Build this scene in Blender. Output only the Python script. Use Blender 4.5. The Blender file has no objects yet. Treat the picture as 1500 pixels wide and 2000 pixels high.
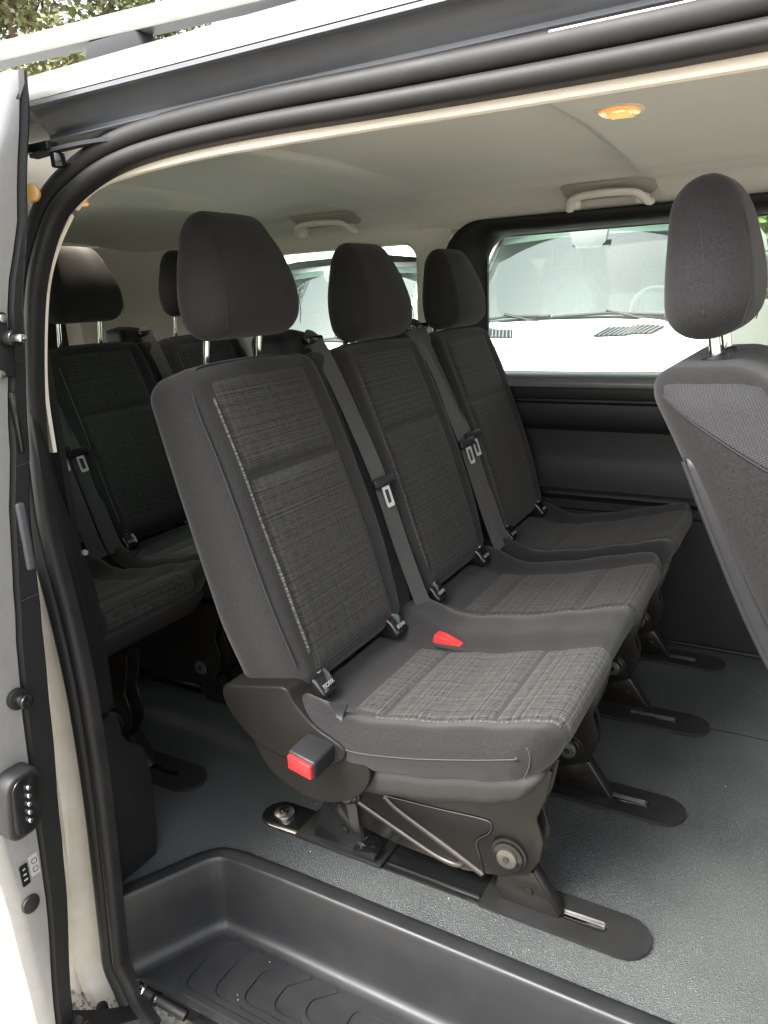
import bpy, bmesh, math, random
from mathutils import Vector, Matrix, noise
R = math.radians
random.seed(7)
sc = bpy.context.scene
col = sc.collection

# ------------------------------------------------------------------ camera
cam_d = bpy.data.cameras.new('camera')
cam = bpy.data.objects.new('camera', cam_d)
col.objects.link(cam)
yaw, pitch, roll = R(30.274), R(15.977), R(-2.706)
fw = Vector((-math.sin(yaw)*math.cos(pitch), math.cos(yaw)*math.cos(pitch), -math.sin(pitch)))
rt = fw.cross(Vector((0, 0, 1))).normalized()
up = rt.cross(fw)
rt, up = rt*math.cos(roll)+up*math.sin(roll), -rt*math.sin(roll)+up*math.cos(roll)
mw = Matrix(((rt.x, up.x, -fw.x, 0), (rt.y, up.y, -fw.y, 0), (rt.z, up.z, -fw.z, 1.05), (0, 0, 0, 1)))
cam.matrix_world = mw
cam_d.sensor_fit = 'VERTICAL'
cam_d.sensor_height = 36
cam_d.sensor_width = 27
cam_d.lens = 1472.6/2000*36
cam_d.clip_start = 0.02
cam_d.clip_end = 500
sc.camera = cam

# ------------------------------------------------------------------ sky, sun, exposure
SUN_EL, SUN_AZ = 52, 205          # degrees; azimuth of the direction towards the sun, from +Y clockwise
world = bpy.data.worlds.new('World')
sc.world = world
world.use_nodes = True
wn, wl = world.node_tree.nodes, world.node_tree.links
bg = wn['Background']
sky = wn.new('ShaderNodeTexSky')
sky.sky_type = 'NISHITA'
sky.sun_disc = False
sky.sun_elevation = R(SUN_EL)
sky.sun_rotation = R(SUN_AZ)
sky.air_density = 1.0
sky.dust_density = 6.0
sky.ozone_density = 1.0
hs = wn.new('ShaderNodeHueSaturation')          # an overcast, almost colourless sky
hs.inputs['Saturation'].default_value = 0.22
wl.new(sky.outputs[0], hs.inputs['Color'])
wl.new(hs.outputs[0], bg.inputs['Color'])
bg.inputs['Strength'].default_value = 0.12
sun_d = bpy.data.lights.new('sun', 'SUN')
sun_d.energy = 0.5
sun_d.angle = R(25)
sun_d.color = (1.0, 0.96, 0.9)
sun = bpy.data.objects.new('sun', sun_d)
col.objects.link(sun)
sdir = Vector((math.sin(R(SUN_AZ))*math.cos(R(SUN_EL)), math.cos(R(SUN_AZ))*math.cos(R(SUN_EL)), math.sin(R(SUN_EL))))
sun.rotation_euler = sdir.to_track_quat('Z', 'Y').to_euler()
sc.view_settings.view_transform = 'Standard'
sc.view_settings.look = 'None'
sc.view_settings.gamma = 1
sc.view_settings.exposure = 2.95
sc.cycles.max_bounces = 8
sc.cycles.diffuse_bounces = 5
sc.cycles.transparent_max_bounces = 12

# ------------------------------------------------------------------ materials
def new_mat(name):
    m = bpy.data.materials.new(name)
    m.use_nodes = True
    nt = m.node_tree
    return m, nt.nodes, nt.links, nt.nodes['Principled BSDF']

def M(name, c, rough=.5, metal=0., c2=None, vscale=8, bump=0., bscale=300, bdist=.001, sheen=0., spec=.5, coat=0., aniso=None, voronoi=False, detail=3, rough2=None):
    m, n, l, p = new_mat(name)
    p.inputs['Base Color'].default_value = (*c, 1)
    p.inputs['Roughness'].default_value = rough
    p.inputs['Metallic'].default_value = metal
    p.inputs['Specular IOR Level'].default_value = spec
    if sheen:
        p.inputs['Sheen Weight'].default_value = sheen
        p.inputs['Sheen Roughness'].default_value = .5
    if coat:
        p.inputs['Coat Weight'].default_value = coat
        p.inputs['Coat Roughness'].default_value = .12
    tc = n.new('ShaderNodeTexCoord')
    if c2 is not None or rough2 is not None:
        nz = n.new('ShaderNodeTexNoise')
        nz.inputs['Scale'].default_value = vscale
        nz.inputs['Detail'].default_value = 5
        nz.inputs['Roughness'].default_value = .65
        l.new(tc.outputs['Object'], nz.inputs['Vector'])
        rp = n.new('ShaderNodeMapRange')
        rp.inputs['From Min'].default_value = .32
        rp.inputs['From Max'].default_value = .68
        l.new(nz.outputs['Fac'], rp.inputs['Value'])
        if c2 is not None:
            mx = n.new('ShaderNodeMixRGB')
            mx.inputs[1].default_value = (*c, 1)
            mx.inputs[2].default_value = (*c2, 1)
            l.new(rp.outputs[0], mx.inputs[0])
            l.new(mx.outputs[0], p.inputs['Base Color'])
        if rough2 is not None:
            rr = n.new('ShaderNodeMapRange')
            rr.inputs['To Min'].default_value = rough
            rr.inputs['To Max'].default_value = rough2
            l.new(rp.outputs[0], rr.inputs['Value'])
            l.new(rr.outputs[0], p.inputs['Roughness'])
    if bump:
        if voronoi:
            t = n.new('ShaderNodeTexVoronoi')
            t.inputs['Scale'].default_value = bscale
            out = t.outputs['Distance']
        else:
            t = n.new('ShaderNodeTexNoise')
            t.inputs['Scale'].default_value = bscale
            t.inputs['Detail'].default_value = detail
            out = t.outputs['Fac']
        l.new(tc.outputs['Object'], t.inputs['Vector'])
        b = n.new('ShaderNodeBump')
        b.inputs['Strength'].default_value = bump
        b.inputs['Distance'].default_value = bdist
        l.new(out, b.inputs['Height'])
        l.new(b.outputs[0], p.inputs['Normal'])
    return m

def math_node(n, l, op, a, b=None, clamp=False):
    k = n.new('ShaderNodeMath')
    k.operation = op
    k.use_clamp = clamp
    for i, v in enumerate((a, b)):
        if v is None:
            continue
        if isinstance(v, (int, float)):
            k.inputs[i].default_value = v
        else:
            l.new(v, k.inputs[i])
    return k.outputs[0]

def check_fabric(name, dark, light, su=150, sv=150, wu=.5, wv=.5, lo=.42, hi=.66):
    """woven check cloth, threads laid out in metres through the UV map"""
    m, n, l, p = new_mat(name)
    tc = n.new('ShaderNodeTexCoord')
    sp = n.new('ShaderNodeSeparateXYZ')
    l.new(tc.outputs['UV'], sp.inputs[0])
    def line(src, scale, off):
        t = n.new('ShaderNodeTexNoise')
        t.noise_dimensions = '1D'
        t.inputs['Detail'].default_value = 2
        t.inputs['Scale'].default_value = 1
        w = math_node(n, l, 'MULTIPLY_ADD', src, scale)
        w.node.inputs[2].default_value = off
        l.new(w, t.inputs['W'])
        return t.outputs['Fac']
    a = line(sp.outputs[0], su, 3.7)
    b = line(sp.outputs[1], sv, 11.3)
    # break the threads up along their run
    def dash(sx, sy):
        mp = n.new('ShaderNodeMapping')
        mp.inputs['Scale'].default_value = (sx, sy, 1)
        l.new(tc.outputs['UV'], mp.inputs[0])
        t = n.new('ShaderNodeTexNoise')
        t.inputs['Scale'].default_value = 1
        t.inputs['Detail'].default_value = 2
        l.new(mp.outputs[0], t.inputs['Vector'])
        return t.outputs['Fac']
    d1 = dash(420, 55)
    d2 = dash(55, 420)
    s = math_node(n, l, 'ADD', math_node(n, l, 'MULTIPLY', a, wu*.55), math_node(n, l, 'MULTIPLY', b, wv*.55))
    s2 = math_node(n, l, 'ADD', math_node(n, l, 'MULTIPLY', d1, wu*.45), math_node(n, l, 'MULTIPLY', d2, wv*.45))
    s3 = math_node(n, l, 'ADD', s, s2)
    mr = n.new('ShaderNodeMapRange')
    mr.inputs['From Min'].default_value = lo
    mr.inputs['From Max'].default_value = hi
    l.new(s3, mr.inputs['Value'])
    mx = n.new('ShaderNodeMixRGB')
    mx.inputs[1].default_value = (*dark, 1)
    mx.inputs[2].default_value = (*light, 1)
    l.new(mr.outputs[0], mx.inputs[0])
    l.new(mx.outputs[0], p.inputs['Base Color'])
    p.inputs['Roughness'].default_value = .9
    p.inputs['Specular IOR Level'].default_value = .25
    p.inputs['Sheen Weight'].default_value = .06
    bp = n.new('ShaderNodeBump')
    bp.inputs['Strength'].default_value = .5
    bp.inputs['Distance'].default_value = .0012
    l.new(s3, bp.inputs['Height'])
    l.new(bp.outputs[0], p.inputs['Normal'])
    return m

def spacer_mesh(name):
    m, n, l, p = new_mat(name)
    tc = n.new('ShaderNodeTexCoord')
    def wave(rot, sc):
        mp = n.new('ShaderNodeMapping')
        mp.inputs['Rotation'].default_value = (0, 0, R(rot))
        l.new(tc.outputs['UV'], mp.inputs[0])
        w = n.new('ShaderNodeTexWave')
        w.inputs['Scale'].default_value = sc
        w.inputs['Distortion'].default_value = .6
        l.new(mp.outputs[0], w.inputs['Vector'])
        return w.outputs['Fac']
    h = math_node(n, l, 'MULTIPLY', wave(8, 90), math_node(n, l, 'ADD', math_node(n, l, 'MULTIPLY', wave(75, 130), .6), .4))
    mx = n.new('ShaderNodeMixRGB')
    mx.inputs[1].default_value = (.007, .007, .008, 1)
    mx.inputs[2].default_value = (.024, .024, .025, 1)
    l.new(h, mx.inputs[0])
    l.new(mx.outputs[0], p.inputs['Base Color'])
    p.inputs['Roughness'].default_value = .85
    b = n.new('ShaderNodeBump')
    b.inputs['Strength'].default_value = .8
    b.inputs['Distance'].default_value = .0015
    l.new(h, b.inputs['Height'])
    l.new(b.outputs[0], p.inputs['Normal'])
    return m

def thread_trim(name, dark, light, axis=1, scale=170):
    m, n, l, p = new_mat(name)
    tc = n.new('ShaderNodeTexCoord')
    sp = n.new('ShaderNodeSeparateXYZ')
    l.new(tc.outputs['UV'], sp.inputs[0])
    t = n.new('ShaderNodeTexNoise')
    t.noise_dimensions = '1D'
    t.inputs['Scale'].default_value = scale
    t.inputs['Detail'].default_value = 3
    l.new(sp.outputs[axis], t.inputs['W'])
    mr = n.new('ShaderNodeMapRange')
    mr.inputs['From Min'].default_value = .46
    mr.inputs['From Max'].default_value = .6
    l.new(t.outputs['Fac'], mr.inputs['Value'])
    mx = n.new('ShaderNodeMixRGB')
    mx.inputs[1].default_value = (*dark, 1)
    mx.inputs[2].default_value = (*light, 1)
    l.new(mr.outputs[0], mx.inputs[0])
    l.new(mx.outputs[0], p.inputs['Base Color'])
    p.inputs['Roughness'].default_value = .8
    return m

def floor_vinyl(name):
    m, n, l, p = new_mat(name)
    tc = n.new('ShaderNodeTexCoord')
    dist = n.new('ShaderNodeTexNoise')
    dist.inputs['Scale'].default_value = 160
    l.new(tc.outputs['Object'], dist.inputs['Vector'])
    ad = n.new('ShaderNodeMixRGB')
    ad.blend_type = 'ADD'
    ad.inputs[0].default_value = .006
    l.new(tc.outputs['Object'], ad.inputs[1])
    l.new(dist.outputs['Color'], ad.inputs[2])
    v = n.new('ShaderNodeTexVoronoi')
    v.feature = 'DISTANCE_TO_EDGE'
    v.inputs['Scale'].default_value = 300
    l.new(ad.outputs[0], v.inputs['Vector'])
    mr = n.new('ShaderNodeMapRange')
    mr.inputs['From Max'].default_value = .35
    l.new(v.outputs['Distance'], mr.inputs['Value'])
    b = n.new('ShaderNodeBump')
    b.inputs['Strength'].default_value = 1.0
    b.inputs['Distance'].default_value = .0010
    l.new(mr.outputs[0], b.inputs['Height'])
    l.new(b.outputs[0], p.inputs['Normal'])
    dust = n.new('ShaderNodeTexNoise')
    dust.inputs['Scale'].default_value = 2.2
    dust.inputs['Detail'].default_value = 6
    l.new(tc.outputs['Object'], dust.inputs['Vector'])
    dr = n.new('ShaderNodeMapRange')
    dr.inputs['From Min'].default_value = .35
    dr.inputs['From Max'].default_value = .7
    l.new(dust.outputs['Fac'], dr.inputs['Value'])
    mx = n.new('ShaderNodeMixRGB')
    mx.inputs[1].default_value = (.030, .034, .034, 1)
    mx.inputs[2].default_value = (.070, .077, .074, 1)
    l.new(dr.outputs[0], mx.inputs[0])
    l.new(mx.outputs[0], p.inputs['Base Color'])
    p.inputs['Roughness'].default_value = .36
    p.inputs['Specular IOR Level'].default_value = .5
    return m

def glass(name, tint, refl=.0, rough=0.02):
    m, n, l, p = new_mat(name)
    n.remove(p)
    tr = n.new('ShaderNodeBsdfTransparent')
    tr.inputs[0].default_value = (*tint, 1)
    gl = n.new('ShaderNodeBsdfGlossy')
    gl.inputs['Roughness'].default_value = rough
    fr = n.new('ShaderNodeFresnel')
    fr.inputs['IOR'].default_value = 1.5
    mx = n.new('ShaderNodeMixShader')
    fa = math_node(n, l, 'ADD', fr.outputs[0], refl, True)
    l.new(fa, mx.inputs[0])
    l.new(tr.outputs[0], mx.inputs[1])
    l.new(gl.outputs[0], mx.inputs[2])
    l.new(mx.outputs[0], n['Material Output'].inputs['Surface'])
    return m

def emit(name, c, strength, base=(.8, .5, .2)):
    m, n, l, p = new_mat(name)
    p.inputs['Base Color'].default_value = (*base, 1)
    p.inputs['Emission Color'].default_value = (*c, 1)
    p.inputs['Emission Strength'].default_value = strength
    p.inputs['Roughness'].default_value = .25
    return m

FAB = M('charcoal_seat_cloth', (.0066, .0066, .0069), .95, c2=(.0195, .019, .019), vscale=430, bump=.6, bscale=900, bdist=.0006, sheen=.10, spec=.2)
FABD = M('dark_headrest_cloth', (.009, .009, .0095), .95, c2=(.0205, .0205, .021), vscale=430, bump=.5, bscale=900, bdist=.0006, sheen=.09, spec=.2)
FABF = M('front_seat_cloth', (.006, .006, .0062), .95, c2=(.0155, .0152, .0152), vscale=430, bump=.6, bscale=900, bdist=.0006, sheen=.06, spec=.15)
CHK = check_fabric('woven_check_cloth_back', (.0065, .0065, .0065), (.046, .045, .043), 190, 260, .38, .62, .39, .67)
CHKC = check_fabric('woven_check_cloth_seat', (.0075, .0075, .0072), (.062, .0605, .056), 210, 180, .52, .48, .40, .65)
MESH3D = spacer_mesh('spacer_mesh_cloth')
TRIM = thread_trim('pale_edge_threads', (.012, .012, .012), (.08, .076, .068), 1, 260)
TRIMX = thread_trim('pale_edge_threads_seat', (.014, .014, .014), (.055, .052, .047), 0, 260)
TRIMD = thread_trim('dull_edge_threads', (.012, .012, .012), (.045, .044, .04), 1, 260)
TRIMXD = thread_trim('dull_edge_threads_seat', (.014, .014, .014), (.055, .053, .05), 0, 260)
SEAM = M('seam_thread', (.010, .010, .011), .9)
STITCH = M('pale_stitching', (.034, .033, .031), .9)
PLA = M('black_satin_plastic', (.010, .010, .011), .42, c2=(.015, .015, .016), vscale=6, bump=.25, bscale=700, bdist=.0005, spec=0.24)
PLAD = M('dark_moulded_trim', (.0075, .0078, .0083), .5, c2=(.011, .0113, .0117), vscale=4, bump=.3, bscale=600, bdist=.0006, spec=.24)
STEP = M('step_plastic', (.0095, .010, .011), .34, c2=(.0135, .014, .015), vscale=9, bump=.3, bscale=800, bdist=.0005, rough2=.5, spec=0.4)
PAN = M('grey_seat_pan', (.012, .0115, .011), .7, c2=(.018, .0172, .0165), vscale=200, bump=.2, bscale=500, bdist=.0005)
COVER = M('side_cover_plastic', (.0065, .006, .0057), .45, c2=(.0095, .0088, .0082), vscale=8, bump=.3, bscale=650, bdist=.0005, spec=.18)
BOLTM = M('dull_zinc_bolt', (.16, .15, .13), .35, .7, c2=(.10, .09, .075), vscale=60)
RIBM = M('rib_highlight_steel', (.034, .030, .026), .28, .2, c2=(.055, .049, .042), vscale=40, spec=.6)  # paler colour paints in the door-opening reflections on the ribs
FRAME = M('black_painted_steel', (.007, .0062, .0054), .27, 0, c2=(.012, .0105, .0088), vscale=12, spec=0.35)
GLOSSB = M('gloss_black_steel', (.008, .008, .008), .15, spec=.6)
RAILM = M('matt_black_rail_plate', (.011, .011, .011), .38, c2=(.016, .016, .016), vscale=30, spec=0.35)
CHROME = M('chrome', (.75, .75, .75), .12, 1.)
BLADE = M('tongue_metal', (.62, .62, .60), .38, .6)
STEEL = M('brushed_steel', (.5, .49, .47), .3, 1., c2=(.36, .34, .31), vscale=60)
RUB = M('rubber_seal', (.010, .010, .0104), .5, c2=(.0155, .015, .015), vscale=18, bump=.25, bscale=500, bdist=.0006, rough2=.62, spec=0.35)
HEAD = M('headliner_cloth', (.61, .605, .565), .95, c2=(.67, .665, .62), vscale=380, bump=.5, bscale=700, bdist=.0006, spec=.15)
RECESS = M('recess_shadow_cloth', (.36, .35, .315), .95)  # headliner tone darkened to paint in the shadow behind the handles
HANDLE = M('grey_beige_handle', (.62, .60, .54), .5, bump=.2, bscale=600, bdist=.0004)
BEIGE = M('beige_trim_plastic', (.64, .61, .55), .6, bump=.2, bscale=600, bdist=.0004)
CREAM = M('cream_edge_trim', (.62, .56, .48), .75, bump=.3, bscale=700, bdist=.0004)
SILVER = M('silver_paint', (.235, .236, .23), .38, .3, c2=(.205, .206, .20), vscale=25, coat=.4)
DUSTY = M('dusty_silver_paint', (.80, .77, .69), .55, .0, c2=(.70, .64, .53), vscale=14, coat=.1)
WHITE = M('white_van_paint', (.70, .70, .69), .3, coat=.5)
FLOOR = floor_vinyl('grained_vinyl_floor')
HEADER = M('shade_toned_header_paint', (.045, .049, .057), .38, c2=(.056, .06, .068), vscale=9, coat=.15)  # silver paint darkened: the header's shade is put into the colour
FOOTM = M('dark_grey_rail_foot', (.030, .031, .034), .7, spec=.2)
SILL = M('smooth_skylit_sill_plastic', (.10, .105, .105), .3)  # black trim plastic made paler: sky light on the sill painted in
GREYP = M('grey_plastic', (.14, .14, .15), .5, c2=(.17, .17, .18), vscale=20)
REDP = M('red_plastic', (.62, .018, .02), .35)
WHT = M('white_print', (.30, .30, .30), .6)
BELT = M('belt_webbing', (.029, .0285, .028), .7, bump=.4, bscale=900, bdist=.0004, sheen=.2)
AMBER = emit('lit_amber_lens', (1, .33, .07), .13, (.5, .2, .06))
AMBERHOT = emit('lit_bulb', (1, .62, .25), .55)
PLUG = M('amber_plug', (.55, .33, .12), .35)
GLASS = glass('tinted_green_glass', (.90, .97, .925))
WGLASS = glass('windscreen_glass', (.70, .86, .77), .17)
BLKR = M('black_window_frame', (.012, .012, .013), .45)

# ------------------------------------------------------------------ mesh helpers
ORG = {}
def empty(name, loc, label=None, cat=None, group=None):
    o = bpy.data.objects.new(name, None)
    o.empty_display_size = .1
    o.location = loc
    col.objects.link(o)
    ORG[o.name] = Vector(loc)
    if label: o['label'] = label
    if cat: o['category'] = cat
    if group: o['group'] = group
    return o

def root_of(p):
    while p.parent is not None:
        p = p.parent
    return p

def add(name, verts, faces, m, parent=None, uv=None, angle=40, smooth=True, kind=None):
    off = ORG.get(root_of(parent).name, Vector((0, 0, 0))) if parent is not None else Vector((0, 0, 0))
    me = bpy.data.meshes.new(name)
    me.from_pydata([tuple(Vector(v)-off) for v in verts], [], faces)
    if uv is not None:
        ul = me.uv_layers.new(name='UVMap')
        flat = []
        for f in uv:
            for c in f:
                flat.extend(c)
        ul.data.foreach_set('uv', flat)
    return link(name, me, m, parent, angle, smooth, kind)

def link(name, me, m, parent, angle=40, smooth=True, kind=None):
    if smooth:
        me.polygons.foreach_set('use_smooth', [True]*len(me.polygons))
        me.set_sharp_from_angle(angle=R(angle))
    if m is not None:
        me.materials.append(m)
    me.update()
    o = bpy.data.objects.new(name, me)
    col.objects.link(o)
    if parent is not None:
        o.parent = parent
    if kind: o['kind'] = kind
    return o

def addbm(name, bm, m, parent=None, angle=40, smooth=True, kind=None):
    off = ORG.get(root_of(parent).name, Vector((0, 0, 0))) if parent is not None else Vector((0, 0, 0))
    bmesh.ops.recalc_face_normals(bm, faces=bm.faces)
    bmesh.ops.translate(bm, vec=-off, verts=bm.verts)
    me = bpy.data.meshes.new(name)
    bm.to_mesh(me)
    bm.free()
    return link(name, me, m, parent, angle, smooth, kind)

def bevel_all(bm, off, seg=2, minang=25):
    es = [e for e in bm.edges if len(e.link_faces) == 2 and e.calc_face_angle(0) > R(minang)]
    if es and off > 0:
        bmesh.ops.bevel(bm, geom=es, offset=off, segments=seg, profile=.5, affect='EDGES', clamp_overlap=True)

def box_bm(c, s, bev=.002, rot=None, seg=2, bm=None):
    b = bmesh.new()
    bmesh.ops.create_cube(b, size=1)
    bmesh.ops.scale(b, vec=s, verts=b.verts)
    bevel_all(b, bev, seg)
    if rot is not None:
        bmesh.ops.transform(b, matrix=rot.to_4x4(), verts=b.verts)
    bmesh.ops.translate(b, vec=c, verts=b.verts)
    return b

def box(name, c, s, m, parent=None, bev=.002, rot=None, seg=2):
    return addbm(name, box_bm(c, s, bev, rot, seg), m, parent)

def prism(name, pts, axis, a0, a1, m, parent=None, bev=.002, seg=2, holes=None, angle=40):
    """polygon pts (2D) extruded along an axis: 'x' pts=(y,z), 'y' pts=(x,z), 'z' pts=(x,y)"""
    def v3(p, a):
        return {'x': (a, p[0], p[1]), 'y': (p[0], a, p[1]), 'z': (p[0], p[1], a)}[axis]
    b = bmesh.new()
    lo = [b.verts.new(v3(p, a0)) for p in pts]
    hi = [b.verts.new(v3(p, a1)) for p in pts]
    n = len(pts)
    b.faces.new(lo)
    b.faces.new(hi[::-1])
    for i in range(n):
        b.faces.new((lo[i], lo[(i+1) % n], hi[(i+1) % n], hi[i]))
    bmesh.ops.recalc_face_normals(b, faces=b.faces)
    if bev:
        bevel_all(b, bev, seg)
    return addbm(name, b, m, parent, angle)

def ringprism(name, outer, inner, axis, a0, a1, m, parent=None):
    """plate with one hole; outer and inner have the same number of points"""
    def v3(p, a):
        return {'x': (a, p[0], p[1]), 'y': (p[0], a, p[1]), 'z': (p[0], p[1], a)}[axis]
    n = len(outer)
    V = [v3(p, a0) for p in outer]+[v3(p, a0) for p in inner]+[v3(p, a1) for p in outer]+[v3(p, a1) for p in inner]
    F = []
    for i in range(n):
        j = (i+1) % n
        F += [(i, j, n+j, n+i), (2*n+i, 3*n+i, 3*n+j, 2*n+j), (i, 2*n+i, 2*n+j, j), (n+i, n+j, 3*n+j, 3*n+i)]
    b = bmesh.new()
    vs = [b.verts.new(v) for v in V]
    for f in F:
        try: b.faces.new([vs[k] for k in f])
        except ValueError: pass
    return addbm(name, b, m, parent, 35)

def rrect(x0, x1, z0, z1, r, seg=6):
    if not isinstance(r, (list, tuple)): r = [r]*4     # x1z1, x0z1, x0z0, x1z0
    out = []
    for (cx, cz, a0, rr) in ((x1-r[0], z1-r[0], 0, r[0]), (x0+r[1], z1-r[1], 90, r[1]), (x0+r[2], z0+r[2], 180, r[2]), (x1-r[3], z0+r[3], 270, r[3])):
        for k in range(seg+1):
            a = R(a0+90*k/seg)
            out.append((cx+rr*math.cos(a), cz+rr*math.sin(a)))
    return out

def catmull(pts, n=6):
    P = [Vector(p) for p in pts]
    P = [P[0]*2-P[1]]+P+[P[-1]*2-P[-2]]
    out = []
    for i in range(1, len(P)-2):
        for k in range(n):
            t = k/n
            a, b, c, d = P[i-1], P[i], P[i+1], P[i+2]
            out.append(.5*((2*b)+(c-a)*t+(2*a-5*b+4*c-d)*t*t+(3*b-a-3*c+d)*t**3))
    out.append(P[-2])
    return out

def sweep_vf(path, prof, ref, closed_prof=True, cap=True):
    """prof (a,b): a along side = T x ref, b along ref-ish normal"""
    path = [Vector(p) for p in path]
    V, F = [], []
    n = len(prof)
    for i, p in enumerate(path):
        T = (path[min(i+1, len(path)-1)]-path[max(i-1, 0)]).normalized()
        rf = ref(i, p) if callable(ref) else Vector(ref)
        S = T.cross(rf).normalized()
        N = S.cross(T).normalized()
        for a, b in prof:
            V.append(p+S*a+N*b)
    for i in range(len(path)-1):
        for k in range(n if closed_prof else n-1):
            k2 = (k+1) % n
            F.append((i*n+k, i*n+k2, (i+1)*n+k2, (i+1)*n+k))
    if closed_prof and cap:
        F.append(tuple(range(n))[::-1])
        F.append(tuple((len(path)-1)*n+k for k in range(n)))
    return V, F

def sweep(name, path, prof, ref, m, parent=None, closed=True, angle=40):
    V, F = sweep_vf(path, prof, ref, closed)
    b = bmesh.new()
    vs = [b.verts.new(v) for v in V]
    for f in F:
        b.faces.new([vs[k] for k in f])
    return addbm(name, b, m, parent, angle)

def circ(r, n=8, sx=1, sy=1):
    return [(r*sx*math.cos(2*math.pi*k/n), r*sy*math.sin(2*math.pi*k/n)) for k in range(n)]

def tube(name, path, r, m, parent=None, n=8):
    path = [Vector(p) for p in path]
    d = (path[-1]-path[0]).normalized()
    ref = Vector((0, 0, 1)) if abs(d.z) < .9 else Vector((1, 0, 0))
    return sweep(name, path, circ(r, n), ref, m, parent, angle=60)

def cyl(name, c, d, r, h, m, parent=None, n=20, bev=.0015, r2=None):
    b = bmesh.new()
    bmesh.ops.create_cone(b, cap_ends=True, segments=n, radius1=r, radius2=r if r2 is None else r2, depth=h)
    bevel_all(b, bev, 2, 50)
    q = Vector(d).normalized().to_track_quat('Z', 'Y')
    bmesh.ops.transform(b, matrix=Matrix.Translation(Vector(c)) @ q.to_matrix().to_4x4(), verts=b.verts)
    return addbm(name, b, m, parent)

def grid(name, fn, nu, nv, m, parent=None, uvfn=None, angle=60, kind=None):
    V = [fn(i/nu, j/nv) for j in range(nv+1) for i in range(nu+1)]
    F, U = [], []
    for j in range(nv):
        for i in range(nu):
            F.append((j*(nu+1)+i, j*(nu+1)+i+1, (j+1)*(nu+1)+i+1, (j+1)*(nu+1)+i))
            if uvfn:
                U.append([uvfn(a/nu, c/nv) for a, c in ((i, j), (i+1, j), (i+1, j+1), (i, j+1))])
    return add(name, V, F, m, parent, U if uvfn else None, angle, kind=kind)

def axis_coords(h, r, n, mm):
    lo = [-h+r*(1-math.tan(k*math.pi/4/mm)) for k in range(mm, 0, -1)]
    mid = [-h+r+(2*h-2*r)*k/n for k in range(n+1)]
    return lo+mid+[-x for x in lo[::-1]]

def rbox_vf(h, r, n, warp, mm=4):
    A = [axis_coords(h[k], r, n[k], mm) for k in range(3)]
    idx, V, F, U = {}, [], [], []
    def vert(p):
        key = (round(p[0], 6), round(p[1], 6), round(p[2], 6))
        if key in idx: return idx[key]
        inn = Vector([max(-(h[k]-r), min(h[k]-r, p[k])) for k in range(3)])
        d = Vector(p)-inn
        q = inn+d.normalized()*r if d.length > 1e-9 else Vector(p)
        V.append(warp(q.x, q.y, q.z))
        idx[key] = len(V)-1
        return idx[key]
    for ax in range(3):
        u, v = (1, 2) if ax == 0 else ((2, 0) if ax == 1 else (0, 1))
        for sg in (-1, 1):
            for i in range(len(A[u])-1):
                for j in range(len(A[v])-1):
                    q, uvq = [], []
                    for (a, b) in ((i, j), (i+1, j), (i+1, j+1), (i, j+1)):
                        p = [0, 0, 0]
                        p[ax] = sg*h[ax]; p[u] = A[u][a]; p[v] = A[v][b]
                        q.append(vert(p))
                        uvq.append({0: (p[1], p[2]), 1: (p[0], p[2]), 2: (p[0], p[1])}[ax])
                    if sg < 0:
                        q.reverse(); uvq.reverse()
                    F.append(tuple(q)); U.append(uvq)
    return V, F, U

def rbox(name, h, r, n, warp, m, parent=None, mm=4):
    V, F, U = rbox_vf(h, r, n, warp, mm)
    return add(name, V, F, m, parent, U, 60)

def sst(a, b, x):
    t = max(0., min(1., (x-a)/(b-a)))
    return t*t*(3-2*t)

def lerp(a, b, t): return a+(b-a)*t

def interp(x, xs, ys):
    if x <= xs[0]: return ys[0]
    for i in range(1, len(xs)):
        if x <= xs[i]:
            t = (x-xs[i-1])/(xs[i]-xs[i-1])
            return ys[i-1]+(ys[i]-ys[i-1])*t
    return ys[-1]

def smooth_interp(x, xs, ys):
    if x <= xs[0]: return ys[0]
    for i in range(1, len(xs)):
        if x <= xs[i]:
            t = (x-xs[i-1])/(xs[i]-xs[i-1])
            t = t*t*(3-2*t)*.5+t*.5
            return ys[i-1]+(ys[i]-ys[i-1])*t
    return ys[-1]

def text_mesh(name, body, size, mat4, m, parent):
    cu = bpy.data.curves.new(name, 'FONT')
    cu.body = body
    cu.size = size
    cu.extrude = .00015
    cu.align_x = 'CENTER'
    cu.align_y = 'CENTER'
    to = bpy.data.objects.new(name, cu)
    col.objects.link(to)
    dg = bpy.context.evaluated_depsgraph_get()
    me = bpy.data.meshes.new_from_object(to.evaluated_get(dg))
    bpy.data.objects.remove(to)
    off = ORG.get(root_of(parent).name, Vector((0, 0, 0)))
    me.transform(Matrix.Translation(-off) @ mat4)
    return link(name, me, m, parent, smooth=False)

def basis(xa, ya, o):
    xa = Vector(xa).normalized()
    za = xa.cross(Vector(ya)).normalized()
    ya = za.cross(xa)
    return Matrix(((xa.x, ya.x, za.x, o[0]), (xa.y, ya.y, za.y, o[1]), (xa.z, ya.z, za.z, o[2]), (0, 0, 0, 1)))

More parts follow.
